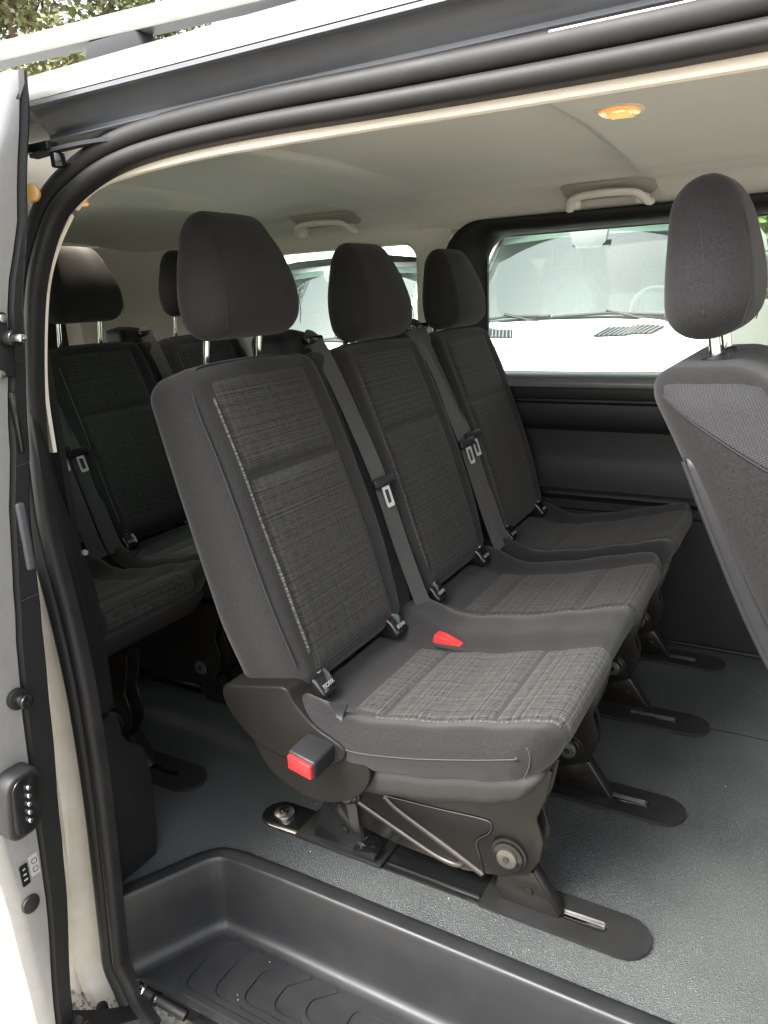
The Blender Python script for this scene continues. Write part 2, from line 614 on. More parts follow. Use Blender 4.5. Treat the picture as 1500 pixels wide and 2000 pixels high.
# ================================================================== SETTING
GZ = -.55
def ground_mat():
    m, n, l, p = new_mat('gravel_ground')
    tc = n.new('ShaderNodeTexCoord')
    a = n.new('ShaderNodeTexVoronoi'); a.inputs['Scale'].default_value = 45
    b = n.new('ShaderNodeTexNoise'); b.inputs['Scale'].default_value = 2.5; b.inputs['Detail'].default_value = 8
    for t in (a, b): l.new(tc.outputs['Object'], t.inputs['Vector'])
    mx = n.new('ShaderNodeMixRGB'); mx.inputs[1].default_value = (.25, .225, .18, 1); mx.inputs[2].default_value = (.34, .31, .255, 1)
    l.new(b.outputs['Fac'], mx.inputs[0])
    m2 = n.new('ShaderNodeMixRGB'); m2.blend_type = 'MULTIPLY'; m2.inputs[0].default_value = .35
    l.new(mx.outputs[0], m2.inputs[1]); l.new(a.outputs['Color'], m2.inputs[2])
    l.new(m2.outputs[0], p.inputs['Base Color'])
    bp = n.new('ShaderNodeBump'); bp.inputs['Strength'].default_value = .6; bp.inputs['Distance'].default_value = .01
    l.new(a.outputs['Distance'], bp.inputs['Height']); l.new(bp.outputs[0], p.inputs['Normal'])
    p.inputs['Roughness'].default_value = .95
    return m
g = add('ground', [(-150, -150, GZ), (150, -150, GZ), (150, 150, GZ), (-150, 150, GZ)], [(0, 1, 2, 3)], ground_mat())
g['kind'] = 'structure'

# ================================================================== THE VAN
van = empty('passenger_van', (-.8, 1.55, GZ), 'silver passenger van with its sliding door open, showing the dark seating cabin', 'van')
FL0, FL1 = -2.42, 1.15        # cabin length
YW = 2.228                    # far wall at the floor

# ---- floor
def floor_fn(u, v):
    x = lerp(FL0, FL1, u); y = lerp(.905, YW+.01, v)
    return (x, y, 0)
fl = grid('floor', floor_fn, 40, 20, FLOOR, van)
# the joint of the two floor mats
add('floor_joint', [(-.15, 1.778, .0012), (1.1, 1.80, .0012), (1.1, 1.8035, .0012), (-.15, 1.782, .0012)], [(0, 1, 2, 3)], SEAM, fl)
box('edge_moulding', (-.6, YW-.004, .006), (3.2, .022, .012), PLAD, fl, .004)
add('floor_corner', [(-1.16, .74, .0015), (-1.045, .74, .0015), (-1.005, .81, .0015), (-.975, .865, .0015), (-.945, .898, .0015), (-.90, .913, .0015), (-1.16, .913, .0015)], [tuple(range(7))], FLOOR, fl)
# underfloor
box('underbody', (-.65, 1.55, -.30), (3.4, 1.25, .56), PLAD, van, .01)

# ---- floor rails (4 lines, two rows)
RY = [1.056, 1.412, 1.768, 2.119]
def slot_plate(name, x0, x1, y, hw, z, th, m, parent, slot=None, round0=False, round1=True):
    out = []
    seg = 8
    def arc(cx, a0, a1):
        return [(cx+hw*math.cos(R(lerp(a0, a1, k/seg))), y+hw*math.sin(R(lerp(a0, a1, k/seg)))) for k in range(seg+1)]
    r1 = arc(x1-hw, -90, 90) if round1 else [(x1, y-hw)]*4+[(x1, y)]+[(x1, y+hw)]*4
    r0 = arc(x0+hw, 90, 270) if round0 else [(x0, y+hw)]*4+[(x0, y)]+[(x0, y-hw)]*4
    outer = r1+r0
    if slot is None:
        pts = []
        for p in outer:
            if not pts or (Vector(p)-Vector(pts[-1])).length > 1e-6: pts.append(p)
        return prism(name, pts, 'z', z, z+th, m, parent, .0012)
    sx0, sx1, sw = slot
    inner = [(sx1-sw+sw*1.25*math.cos(R(lerp(-90, 90, k/seg))), y+sw*1.25*math.sin(R(lerp(-90, 90, k/seg)))) for k in range(seg+1)]
    inner += [(sx0+sw-sw*math.cos(R(lerp(-90, 90, k/seg))), y+sw*math.sin(R(lerp(90, -90, k/seg)))) for k in range(seg+1)]
    return ringprism(name, outer, inner, 'z', z, z+th, m, parent)

def floor_rail(y, dx, full=True):
    # dark channel let into the floor, plates on top
    r = slot_plate('floor_rail', -.945+dx, -.20+dx, y, .041, -.004, .0065, GLOSSB, van, None, True, True)
    slot_plate('rail_plate', -.435+dx, -.148+dx, y, .046, .003, .006, RAILM, r, (-.335+dx, -.222+dx, .0095))
    box('rail_plate', (-.735+dx, y, .006), (.20, .092, .007), RAILM, r, .0015)
    cyl('bolt', (-.895+dx, y, .006), (0, 0, 1), .022, .010, STEEL, r)
    cyl('bolt_head', (-.895+dx, y, .013), (0, 0, 1), .011, .008, GLOSSB, r, 6)
    sweep('channel_lip', [(-.63+dx, y-.026, .004), (-.44+dx, y-.026, .004)], [(-.002, -.002), (.002, -.002), (.002, .003), (-.002, .003)], (0, 0, 1), GLOSSB, r)
    box('slot_bed', (-.28+dx, y+.006, -.0015), (.11, .012, .0105), CHROME, r, .001)
    return r
for y in RY:
    floor_rail(y, 0)
    floor_rail(y, -.98)

# ---- entry step
def step_path(off, z, x1=1.15):
    """inner border of the step well in plan; off>0 grows outwards"""
    base = [(-1.032, .715), (-.985, .806), (-.957, .860), (-.940, .884), (-.912, .896), (-.80, .900)]
    out = []
    n = len(base)
    for i, p in enumerate(base):
        a = Vector(base[max(i-1, 0)]); b = Vector(base[min(i+1, n-1)])
        t = (b-a).normalized()
        nrm = Vector((-t.y, t.x))
        out.append((p[0]+nrm.x*off, p[1]+nrm.y*off, z))
    out = [tuple(v) for v in catmull(out, 4)]
    for k in range(1, 25):
        out.append((lerp(-.80, x1, k/24), .900+off, z))
    return out
stp = [(.034, .0035), (.030, .0065), (.022, .0070), (.006, .0060), (.0025, .0048), (.0006, .002), (-.001, -.004), (-.004, -.05), (-.006, -.122), (-.0075, -.135), (-.011, -.144), (-.018, -.1495), (-.030, -.151)]
rows = [step_path(o, z) for o, z in stp]
V = [p for row in rows for p in row]
npth = len(rows[0])
F = []
for j in range(len(rows)-1):
    for i in range(npth-1):
        F.append((j*npth+i, j*npth+i+1, (j+1)*npth+i+1, (j+1)*npth+i))
step = add('entry_step', V, F, STEP, van, angle=70)
# tread
inner = rows[-1]
V, F = [], []
for i, p in enumerate(inner):
    x = p[0]
    yo = .718 if x > -.93 else lerp(.718, .712, (-.93-x)/.1)
    for k in range(7):
        V.append((lerp(x, x if x > -.95 else x, k/6), lerp(p[1], min(yo, p[1]-.004), k/6), -.151-(.004 if k == 6 else 0)))
for i in range(len(inner)-1):
    for k in range(6):
        F.append((i*7+k, i*7+k+1, (i+1)*7+k+1, (i+1)*7+k))
add('tread', V, F, STEP, step)
# skirt below the tread's outer edge
add('tread_edge', [(-1.035, .713, -.1555), (-.93, .718, -.1555), (1.15, .718, -.1555), (1.15, .721, -.163), (-.93, .721, -.163), (-1.035, .716, -.163)], [(0, 1, 4, 5), (1, 2, 3, 4)], STEP, step)
# raised grip ribs on the tread: nested rounded hooks
for k in range(5):
    y0 = .734+.0125*k
    xb = -.915+.058*k
    rr = .028
    y1 = .870-.002*k
    pts = [(xb+.034, y1), (xb+.004, y1-.030), (xb, y1-.040), (xb, y0+rr)]
    pts += [(xb+rr-rr*math.cos(R(a)), y0+rr-rr*math.sin(R(a))) for a in (22, 45, 68, 90)]
    pts += [(xb+rr+.2, y0), (1.1, y0)]
    pts = [(x, max(y, y0), -.1515) for x, y in pts]
    sweep('grip_rib', pts, [(-.0065, -.002), (-.0055, .0038), (.0055, .0038), (.0065, -.002)], (0, 0, 1), STEP, step, angle=30)
pl = [(x, y, -.1512) for x, y in rrect(-.60, .2, .800, .850, .018, 5)]
sweep('grip_rib', [Vector(p) for p in pl+[pl[0]]], [(-.0025, -.002), (-.0015, .003), (.0015, .003), (.0025, -.002)], (0, 0, 1), STEP, step)
for k in range(4):
    tube('grip_rib', [(-.555+.004*k, .812+.009*k, -.1505), (.18, .812+.009*k, -.1505)], .0011, STEP, step, 6)
# sill track below the step: bright rail, dark guide, cables
tr = box('sill_track', (.165, .722, -.192), (2.06, .036, .016), STEEL, van, .004)
box('track_lip', (.165, .745, -.182), (2.06, .006, .03), GLOSSB, tr, .002)
box('track_lip', (.165, .690, -.196), (2.06, .018, .02), GLOSSB, tr, .003)
box('sill_panel', (.10, .635, -.36), (2.1, .06, .30), SILVER, van, .02)
cb = tube('wiring_loom', catmull([(-1.045, .712, -.166), (-1.01, .712, -.170), (-.975, .714, -.176), (-.94, .718, -.184), (-.89, .724, -.195)], 5), .010, RUB, van, 10)
for k, (x, y, z) in enumerate(((-1.02, .712, -.169), (-.985, .713, -.174), (-.955, .716, -.181))):
    cyl('cable_clip', (x, y, z), (.95, .05, -.2), .0125, .012, CHROME if k == 1 else GLOSSB, cb, 14)
# roller arm of the door
arm = sweep('roller_arm', catmull([(-1.13, .597, -.205), (-1.06, .625, -.200), (-1.005, .655, -.196), (-.958, .692, -.192)], 6),
      [(-.022, -.010), (.022, -.010), (.024, .0), (.018, .010), (-.018, .010), (-.024, 0)], (0, 0, 1), PLA, van)

# ---- far wall: lower trim, swept along the cabin
prof = [(2.226, 0), (2.224, .39), (2.213, .398), (2.212, .424), (2.246, .430), (2.250, .442), (2.206, .452), (2.203, .462), (2.214, .478), (2.240, .52), (2.247, .56), (2.246, .632), (2.228, .648), (2.221, .660), (2.217, .706), (2.220, .716), (2.236, .720), (2.237, .727), (2.222, .732), (2.219, .742), (2.219, .772), (2.226, .786), (2.242, .797), (2.275, .803), (2.30, .803)]
V, F = [], []
NX = 30
for i in range(NX+1):
    x = lerp(FL0, FL1, i/NX)
    for (y, z) in prof:
        V.append((x, y, z))
npf = len(prof)
for i in range(NX):
    for k in range(npf-1):
        F.append((i*npf+k, i*npf+k+1, (i+1)*npf+k+1, (i+1)*npf+k))
wall = add('side_trim', V, F, PLAD, van, angle=35)
hp = [Vector((x, 2.2245, z)) for x, z in rrect(-.60, -.135, .075, .285, .03, 6)]
sweep('access_hatch_seam', hp+[hp[0]], [(-.0016, -.001), (.0016, -.001), (.0016, .0012), (-.0016, .0012)], (0, -1, 0), SEAM, wall)
add('hatch_panel', [(x, 2.2235, z) for x, z in rrect(-.597, -.138, .078, .282, .028, 6)], [tuple(range(28))], PLAD, wall)

prism('window_sill', [(2.188, .768), (2.186, .782), (2.196, .795), (2.22, .804), (2.262, .8075), (2.262, .79)], 'x', FL0+.02, FL1-.02, SILL, wall, .003)
# ---- far wall above the belt line
WX0, WX1, WZ0, WZ1 = -.925, .62, .803, 1.205       # long front window opening
inn = rrect(WX0, WX1, WZ0, WZ1, [.06, .075, .05, .05], 8)
outr = rrect(-1.035, .72, .790, 1.252, [.08, .12, .03, .03], 8)
# frame with a sloping reveal: loops from the cabin side outwards
loops = [([(x, z) for x, z in outr], 2.232), ([(x, z) for x, z in outr], 2.206)]
def shrink(a, b, t): return [(lerp(p[0], q[0], t), lerp(p[1], q[1], t)) for p, q in zip(a, b)]
loops += [(shrink(outr, inn, .12), 2.200), (shrink(outr, inn, .45), 2.203), (shrink(outr, inn, .72), 2.222), (shrink(outr, inn, .93), 2.262), (inn, 2.285), (inn, 2.30)]
V, F = [], []
nl = len(inn)
for lp, y in loops:
    V += [(x, y, z) for x, z in lp]
for j in range(len(loops)-1):
    for k in range(nl):
        k2 = (k+1) % nl
        F.append((j*nl+k, j*nl+k2, (j+1)*nl+k2, (j+1)*nl+k))
wf = add('window_frame', V, F, PLAD, van, angle=50)
gp = rrect(WX0-.02, WX1+.02, WZ0-.015, WZ1+.02, .05, 6)
prism('side_window', gp, 'y', 2.292, 2.296, GLASS, van, 0)
hsd = [(x, 2.288, z) for x, z in rrect(WX0-.004, WX1+.004, WZ0-.004, WZ1+.004, .065, 8)]
sweep('glass_seal', [Vector(p) for p in hsd+[hsd[0]]], [(-.006, -.004), (.006, -.004), (.006, .005), (-.006, .005)], (0, -1, 0), BLKR, van)

# beige upper panel round the rear side window
RX0, RX1, RZ0, RZ1 = -1.80, -1.150, .855, 1.205
rin = rrect(RX0, RX1, RZ0, RZ1, .055, 7)
rou = rrect(-2.30, -1.028, .785, 1.275, .004, 7)
loops = [(rou, 2.250), (rou, 2.236), (shrink(rou, rin, .9), 2.232), (shrink(rou, rin, .97), 2.238), (rin, 2.252), (rin, 2.295)]
V, F = [], []
nl = len(rin)
for lp, y in loops:
    V += [(x, y+(1.02-z)*-.02, z) for x, z in lp]
for j in range(len(loops)-1):
    for k in range(nl):
        k2 = (k+1) % nl
        F.append((j*nl+k, j*nl+k2, (j+1)*nl+k2, (j+1)*nl+k))
add('upper_side_trim', V, F, BEIGE, van, angle=50)
prism('rear_quarter_window', rrect(RX0-.02, RX1+.02, RZ0-.02, RZ1+.02, .05, 6), 'y', 2.285, 2.289, GLASS, van, 0)
# outer skin of the far side
rs = rrect(-2.5, FL1, -.35, 1.33, .01, 8)
add('outer_side', [(FL0-.1, 2.335, -.35), (FL1, 2.335, -.35), (FL1, 2.335, .78), (FL0-.1, 2.335, .78)], [(0, 1, 2, 3)], SILVER, van)
add('outer_side', [(FL0-.1, 2.315, 1.225), (FL1, 2.315, 1.225), (FL1, 2.30, 1.34), (FL0-.1, 2.30, 1.34)], [(0, 1, 2, 3)], SILVER, van)

# ---- headliner
HX = [-2.45, -1.75, -1.72, -1.56, -1.53, -1.16, -1.13, -1.00, -.97, -.435, -.405, .55, 1.15]
HZ = [.0, .0, -.012, -.012, .0, .0, -.013, -.013, .0, .0, -.012, -.012, -.012]
HY = [.835, .85, .88, .93, 1.0, 1.2, 1.55, 1.9, 2.05, 2.13, 2.18, 2.215, 2.235, 2.242]
HC = [1.242, 1.256, 1.280, 1.302, 1.318, 1.338, 1.348, 1.340, 1.325, 1.306, 1.288, 1.268, 1.250, 1.235]
def head_z(x, y):
    z = smooth_interp(y, HY, HC)
    d = smooth_interp(x, HX, HZ)*sst(.86, 1.0, y)*(1-sst(2.0, 2.17, y))
    z += d
    z -= .05*sst(-1.9, -2.45, x)
    return z
hu = sorted(set([lerp(FL0-.03, FL1, k/90) for k in range(91)]+[x+o for x in (-1.735, -1.545, -1.145, -.985, -.42) for o in (-.02, -.015, -.01, -.005, 0, .005, .01, .015, .02)]))
hv = sorted(set([lerp(.835, 2.242, k/50) for k in range(51)]+HY))
V, F = [], []
for y in hv:
    for x in hu:
        yy = y
        V.append((x, yy, head_z(x+.06*(y-1.2)*(1 if x < -.7 else .5), y)))
for j in range(len(hv)-1):
    for i in range(len(hu)-1):
        F.append((j*len(hu)+i, j*len(hu)+i+1, (j+1)*len(hu)+i+1, (j+1)*len(hu)+i))
hl = add('headliner', V, F, HEAD, van, angle=80)

# cream edge strip of the headliner along the door, running down the pillar
cs = catmull([(.7, .828, 1.246), (.2, .829, 1.245), (-.25, .831, 1.248), (-.465, .832, 1.2505), (-.604, .832, 1.2515), (-.739, .832, 1.251), (-.884, .831, 1.243), (-.952, .829, 1.230), (-.992, .826, 1.207)], 6)
sweep('edge_trim', cs, [(-.017, -.003), (.017, -.003), (.017, .003), (-.017, .003)], (0, -1, .25), CREAM, van)
cs = catmull([(-1.002, .826, 1.192), (-1.034, .819, 1.150), (-1.058, .807, 1.09), (-1.073, .795, 1.0), (-1.078, .786, .92), (-1.073, .780, .83)], 6)
sweep('edge_trim', cs, [(-.008, -.003), (.008, -.003), (.008, .003), (-.008, .003)], (-.3, -1, .1), CREAM, van)

# ---- ceiling lamps
def lamp(x, y, lit):
    z = head_z(x, y)
    L = cyl('ceiling_lamp', (x, y, z-.002), (0, 0, 1), .001, .002, BEIGE, van, 8, 0)
    pts = [(-.036, -.018), (-.014, -.033), (.012, -.035), (.034, -.020), (.036, .016), (.016, .034), (-.014, .035), (-.036, .020)]
    def lens(sx, z0, z1, m, nm):
        c = catmull([Vector((px*sx, py*sx*1.25, 0)) for px, py in pts+[pts[0]]], 2)[:-1]
        prism(nm, [(x+v.x, y+v.y) for v in c], 'z', z0, z1, m, L, .0015)
    lens(1.04, z-.003, z+.004, BEIGE, 'bezel')
    lens(.86, z-.007, z+.004, AMBER, 'lens')
    lens(.50, z-.0085, z-.004, AMBERHOT, 'bulb')
    for k in range(7):
        o = -.022+.0073*k
        tube('lens_rib', [(x-.018, y+o*1.1, z-.0088), (x+.018, y+o*1.1+.006, z-.0088)], .0011, AMBER, L, 6)
    ld = bpy.data.lights.new('lamp_glow', 'SPOT')
    ld.spot_size = R(150)
    ld.spot_blend = 1.0
    ld.energy = lit
    ld.shadow_soft_size = .03
    ld.color = (1, .86, .70)
    lo = bpy.data.objects.new('lamp_glow', ld)
    col.objects.link(lo)
    lo.location = (x, y, z-.012)
    lo.parent = L
    lo.matrix_parent_inverse = Matrix.Translation(-ORG[van.name])
    return L
lamp(-.335, 1.42, .3)
lamp(-1.90, 1.585, 1.7)

# ---- grab handles above the far windows
def grab(x0, x1):
    y, z = 2.135, 1.278
    p = catmull([(x0, y+.035, z-.024), (x0+.006, y+.008, z-.022), (x0+.022, y-.012, z-.006), (x0+.05, y-.020, z), ((x0+x1)/2, y-.024, z+.002), (x1-.05, y-.020, z), (x1-.022, y-.012, z-.006), (x1-.006, y+.008, z-.022), (x1, y+.035, z-.024)], 6)
    gh = sweep('grab_handle', p, circ(1, 12, .0125, .0095), (0, 0, 1), HANDLE, van, angle=70)
    for xx, s in ((x0+.006, 1), (x1-.006, -1)):
        box('handle_foot', (xx+s*.010, y+.016, z-.016), (.036, .03, .024), HANDLE, gh, .008, None, 3)
    rc = rrect(x0-.016, x1+.016, -.052, .040, .030, 6)
    add('handle_recess', [(x, y+.012-k, head_z(x, y+.012-k)-.0025) for x, k in rc], [tuple(range(len(rc)))], RECESS, gh)  # flat patch, no hollow; its darker colour stands for the recess shadow
grab(-.636, -.425)
grab(-1.53, -1.32)

# ---- tailgate and rear corners
tg_o = rrect(.83, 2.25, .0, 1.30, .01, 6)
tg_i = rrect(.93, 1.80, .70, 1.19, .06, 6)
ringprism('tailgate', shrink(tg_o, tg_i, .0), shrink(tg_o, tg_i, .82), 'x', -2.46, -2.44, BEIGE, van)
ringprism('tailgate_frame', shrink(tg_o, tg_i, .78), tg_i, 'x', -2.455, -2.42, BLKR, van)
prism('rear_window', tg_i, 'x', -2.452, -2.448, GLASS, van, 0)
box('tailgate_trim', (-2.415, 1.54, .40), (.02, 1.40, .80), PLAD, van, .005)
cp = [(2.236, -2.10), (2.232, -2.20), (2.215, -2.29), (2.17, -2.36), (2.08, -2.40), (1.97, -2.415)]
V, F = [], []
for k, (y, x) in enumerate(cp):
    for zz in (.79, .95, 1.1, 1.27): V.append((x, y-(zz-.79)*.05, zz))
for k in range(len(cp)-1):
    for q in range(3): F.append((k*4+q, k*4+q+1, k*4+5+q, k*4+4+q))
add('corner_trim', V, F, BEIGE, van, angle=70)

# ---- near side behind the door: inner panel with a window, and the pillar trim
ni = rrect(-2.15, -1.18, .76, 1.19, .05, 6)
no = rrect(-2.42, -1.085, .0, 1.25, .01, 6)
ringprism('near_side_trim', no, ni, 'y', .800, .812, PLAD, van)
prism('near_side_window', rrect(-2.17, -1.16, .74, 1.21, .05, 6), 'y', .775, .779, GLASS, van, 0)
# pillar trim facing forward, right of the seal
pt = [(.735, .90), (.765, .87), (.777, .769), (.800, .660), (.812, .610), (.818, .560), (.816, .395), (.813, .345)]
prism('pillar_trim', [(.748, .90)]+pt[1:]+[(.738, .345)], 'x', -1.16, -1.065, PLAD, van, .006)
pl2 = [(.735, .338), (.813, .338), (.816, .29), (.830, .262), (.858, .240), (.867, .17), (.862, .05), (.852, -.005), (.79, -.045), (.735, -.09)]
prism('pillar_trim', pl2, 'x', -1.16, -1.058, PLAD, van, .006)
cyl('trim_clip', (-1.062, .800, .652), (1, 0, 0), .005, .008, GREYP, van, 12)

# ---- door aperture: seal swept on the body side
def body_y(z): return interp(z, [-.25, .45, .9, 1.1, 1.25, 1.32, 1.4], [.70, .72, .76, .785, .81, .83, .86])
seal_pts = [(.75, .812, 1.272), (.3, .812, 1.270), (-.067, .812, 1.266), (-.247, .813, 1.266), (-.45, .814, 1.268), (-.631, .816, 1.271), (-.776, .816, 1.268), (-.872, .813, 1.258), (-.944, .809, 1.238), (-1.008, .803, 1.204), (-1.044, .795, 1.155), (-1.070, .783, 1.085), (-1.086, .770, .98), (-1.092, .757, .862), (-1.088, .746, .738), (-1.074, .739, .662), (-1.050, .731, .569), (-1.031, .723, .483), (-1.022, .718, .392), (-1.022, .714, .243), (-1.028, .709, .083), (-1.036, .703, -.089), (-1.034, .701, -.13), (-1.015, .699, -.165), (-.985, .690, -.19), (-.93, .675, -.205)]
path = catmull(seal_pts, 6)
def sref(i, p): return Vector((0, -1, .18))
# profile: side axis points out of the opening; two lobes
def lobes():
    pr = []
    for a in range(-40, 221, 26):
        pr.append((.0125+.0135*math.cos(R(a)), .003+.0125*math.sin(R(a))))
    for a in range(-10, 221, 26):
        pr.append((-.0115+.0112*math.cos(R(a))-.001, .001+.0115*math.sin(R(a))))
    pr += [(-.022, -.016), (.024, -.016)]
    return pr
seal = sweep('door_seal', path, lobes(), sref, RUB, van, angle=75)
# painted jamb beyond the seal (outwards)
def jamb(path, prof, m, nm):
    V, F = sweep_vf(path, prof, sref, False)
    return add(nm, V, F, m, van, angle=35)
T0 = (Vector(path[1])-Vector(path[0])).normalized().cross(Vector((0, -1, .18))).normalized()
sgn = 1 if T0.z > 0 else -1        # which way is "out of the opening" at the top
jp_side = [(sgn*.018, -.014), (sgn*.034, -.016), (sgn*.040, -.020), (sgn*.062, -.018), (sgn*.075, -.006), (sgn*.085, .012), (sgn*.098, .018)]
i0 = min(range(len(path)), key=lambda k: (Vector(path[k])-Vector((-1.015, .800, 1.185))).length)
jamb(path[i0:-10], jp_side, DUSTY, 'door_jamb')
add('corner_panel', [(-1.12, .822, 1.325), (-.80, .836, 1.300), (-.80, .834, 1.262), (-.95, .826, 1.235), (-1.03, .812, 1.15), (-1.06, .800, 1.05), (-1.12, .79, 1.05)], [tuple(range(7))], DUSTY, van)
# header above the door: stepped rail housing
hp_ = [(.7845, 1.334), (.784, 1.3285), (.789, 1.3265), (.795, 1.3285), (.800, 1.327), (.808, 1.320), (.818, 1.309), (.824, 1.300), (.823, 1.295), (.816, 1.2915), (.809, 1.2905), (.8075, 1.2885), (.810, 1.286), (.824, 1.2835), (.828, 1.279), (.83, 1.268)]
V, F = [], []
xs = [lerp(-1.02, 1.1, k/30) for k in range(31)]
for x in xs:
    dz = interp(x, [-1.02, -.8, -.6, -.25, 1.1], [-.002, .002, .004, .006, .010])
    for k, (y, z) in enumerate(hp_):
        V.append((x, y, z+dz*(k/15.)))
nh = len(hp_)
for i in range(len(xs)-1):
    for k in range(nh-1):
        F.append((i*nh+k, i*nh+k+1, (i+1)*nh+k+1, (i+1)*nh+k))
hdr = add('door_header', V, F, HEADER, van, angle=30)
box('guide_strip', (.05, .8065, 1.2868), (.62, .008, .004), CREAM, hdr, .001)
# upper roller bracket and wiring in the corner
br = sweep('roller_bracket', catmull([(-1.0, .775, 1.262), (-.95, .785, 1.268), (-.90, .800, 1.272), (-.86, .812, 1.272)], 5), [(-.008, -.0025), (.008, -.0025), (.008, .0025), (-.008, .0025)], (0, 0, 1), FOOTM, van)
box('bracket_block', (-.985, .779, 1.272), (.05, .022, .012), GLOSSB, br, .003)
cyl('roller', (-.962, .785, 1.254), (0, 0, 1), .010, .018, GLOSSB, br)
tube('wire', catmull([(-.95, .80, 1.252), (-.92, .81, 1.256), (-.89, .815, 1.262)], 5), .006, RUB, br)
cyl('amber_plug', (-1.000, .762, 1.213), (.55, -.8, .1), .0125, .012, PLUG, van, 16, .004)

# ---- roof and roof rail
rp = [(.786, 1.336), (.785, 1.345), (.789, 1.358), (.800, 1.370), (.82, 1.379), (.90, 1.396), (1.1, 1.418), (1.56, 1.432), (2.0, 1.418), (2.2, 1.396), (2.28, 1.379), (2.315, 1.350), (2.318, 1.33)]
V, F = [], []
for i, x in enumerate(xs2 := [lerp(-2.6, 1.25, k/24) for k in range(25)]):
    for (y, z) in rp: V.append((x, y, z-.035*max(0, (-1.9-x)/.7)**2))
npf = len(rp)
for i in range(24):
    for k in range(npf-1): F.append((i*npf+k, i*npf+k+1, (i+1)*npf+k+1, (i+1)*npf+k))
add('roof', V, F, SILVER, van, angle=60)
rr_path = [(lerp(-2.3, 1.1, k/20), .862, lerp(1.445, 1.405, sst(-1.6, -.2, lerp(-2.3, 1.1, k/20)))) for k in range(21)]
rail = sweep('roof_rail', rr_path, [(-.016, -.014), (.016, -.014), (.019, -.006), (.017, .008), (.010, .014), (-.010, .014), (-.017, .008), (-.019, -.006)], (0, 0, 1), SILVER, van, angle=50)
for xf in (-.895, -2.0, .6):
    zt = lerp(1.445, 1.405, sst(-1.6, -.2, xf))
    prism('rail_foot', [(xf-.062, 1.383), (xf+.062, 1.383), (xf+.050, zt-.010), (xf-.048, zt-.012)], 'y', .846, .880, FOOTM, rail, .006, 3)

# ---- the open sliding door (its front edge faces us)
DZ = [-.16, -.036, .19, .273, .456, .58, .655, .76, .884, 1.057, 1.19, 1.335, 1.36]
YI = [.550, .565, .595, .603, .621, .632, .639, .646, .667, .693, .726, .757, .76]      # inner edge of the dark strip
YS = [.515, .532, .557, .562, .575, .587, .598, .612, .636, .668, .710, .741, .745]    # silver / dark border
YO = [.470, .503, .498, .492, .485, .485, .488, .50, .53, .58, .645, .712, .735]       # outer skin
DX = -.96
door = empty('sliding_door_marker', (0, 0, 0)) if False else None
dz = [lerp(-.16, 1.36, k/40) for k in range(41)]
V, F = [], []
for z in dz:
    yi, ysv, yo = (smooth_interp(z, DZ, a) for a in (YI, YS, YO))
    V += [(DX-.13, yo+.004, z), (DX-.045, yo+.002, z), (DX-.012, yo+.004, z), (DX-.002, yo+.014, z), (DX, yo+.022, z), (DX+.001, ysv-.004, z), (DX-.004, ysv, z), (DX-.03, ysv, z)]
for j in range(40):
    for k in range(7): F.append((j*8+k, j*8+k+1, (j+1)*8+k+1, (j+1)*8+k))
door = add('sliding_door', V, F, SILVER, van, angle=35)
V, F = [], []
for z in dz:
    yi, ysv = (smooth_interp(z, DZ, a) for a in (YI, YS))
    V += [(DX-.02, ysv, z), (DX-.004, ysv+.001, z), (DX+.001, ysv+.006, z), (DX+.002, yi-.007, z), (DX-.004, yi-.001, z), (DX-.03, yi, z), (DX-.13, yi+.002, z)]
for j in range(40):
    for k in range(6): F.append((j*7+k, j*7+k+1, (j+1)*7+k+1, (j+1)*7+k))
add('inner_edge_trim', V, F, PLAD, door, angle=35)
for z0, z1, nm in ((-.16, .76, 'door_skin'), (1.22, 1.36, 'door_skin')):
    zs = [lerp(z0, z1, k/12) for k in range(13)]
    grid(nm, lambda u, v: (DX-.13-.9*u, smooth_interp(lerp(z0, z1, v), DZ, YO)+.004+.016*u, lerp(z0, z1, v)), 4, 14, SILVER, door)
    grid('door_card', lambda u, v: (DX-.13-.9*u, smooth_interp(lerp(z0, z1, v), DZ, YI)+.002+.004*u, lerp(z0, z1, v)), 4, 14, PLAD, door)
grid('door_window', lambda u, v: (DX-.13-.9*u, smooth_interp(lerp(.74, 1.24, v), DZ, YO)+.012+.016*u, lerp(.74, 1.24, v)), 4, 8, GLASS, door)
add('door_top', [(DX-1.0, .755, 1.36), (DX-.03, .737, 1.36), (DX-.03, .760, 1.36), (DX-1.0, .775, 1.36)], [(0, 1, 2, 3)], SILVER, door)
for zz in (.985, .845, .735, .655):       # joints of the inner trim pieces
    y0, y1 = smooth_interp(zz, DZ, YS), smooth_interp(zz, DZ, YI)
    tube('trim_joint', [(DX+.0025, y0+.006, zz), (DX+.0025, y1-.006, zz+.002)], .0012, SEAM, door, 6)
box('latch_grip', (DX+.003, .646, .905), (.010, .007, .085), GLOSSB, door, .003)
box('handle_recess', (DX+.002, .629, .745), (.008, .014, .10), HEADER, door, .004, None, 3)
def pin(y, z, r1, r2, l):
    b = cyl('locating_pin', (DX+.004, y, z), (1, 0, 0), r1, .008, PLA, door)
    cyl('pin_shaft', (DX+.004+l*.45, y, z), (1, 0, 0), r2*.62, l*.8, STEEL, door, 16)
    cyl('pin_head', (DX+.004+l*.9, y, z), (1, 0, 0), r2, l*.32, GLOSSB, door, 16)
pin(.570, .518, .016, .0105, .022)
lt = box('latch_plate', (DX+.004, .644, 1.010), (.008, .026, .085), PLA, door, .003)
cyl('latch_bolt', (DX+.018, .650, 1.018), (1, 0, 0), .011, .022, GLOSSB, door, 16)
cyl('latch_bolt', (DX+.036, .650, 1.018), (1, 0, 0), .006, .016, CHROME, door, 14)
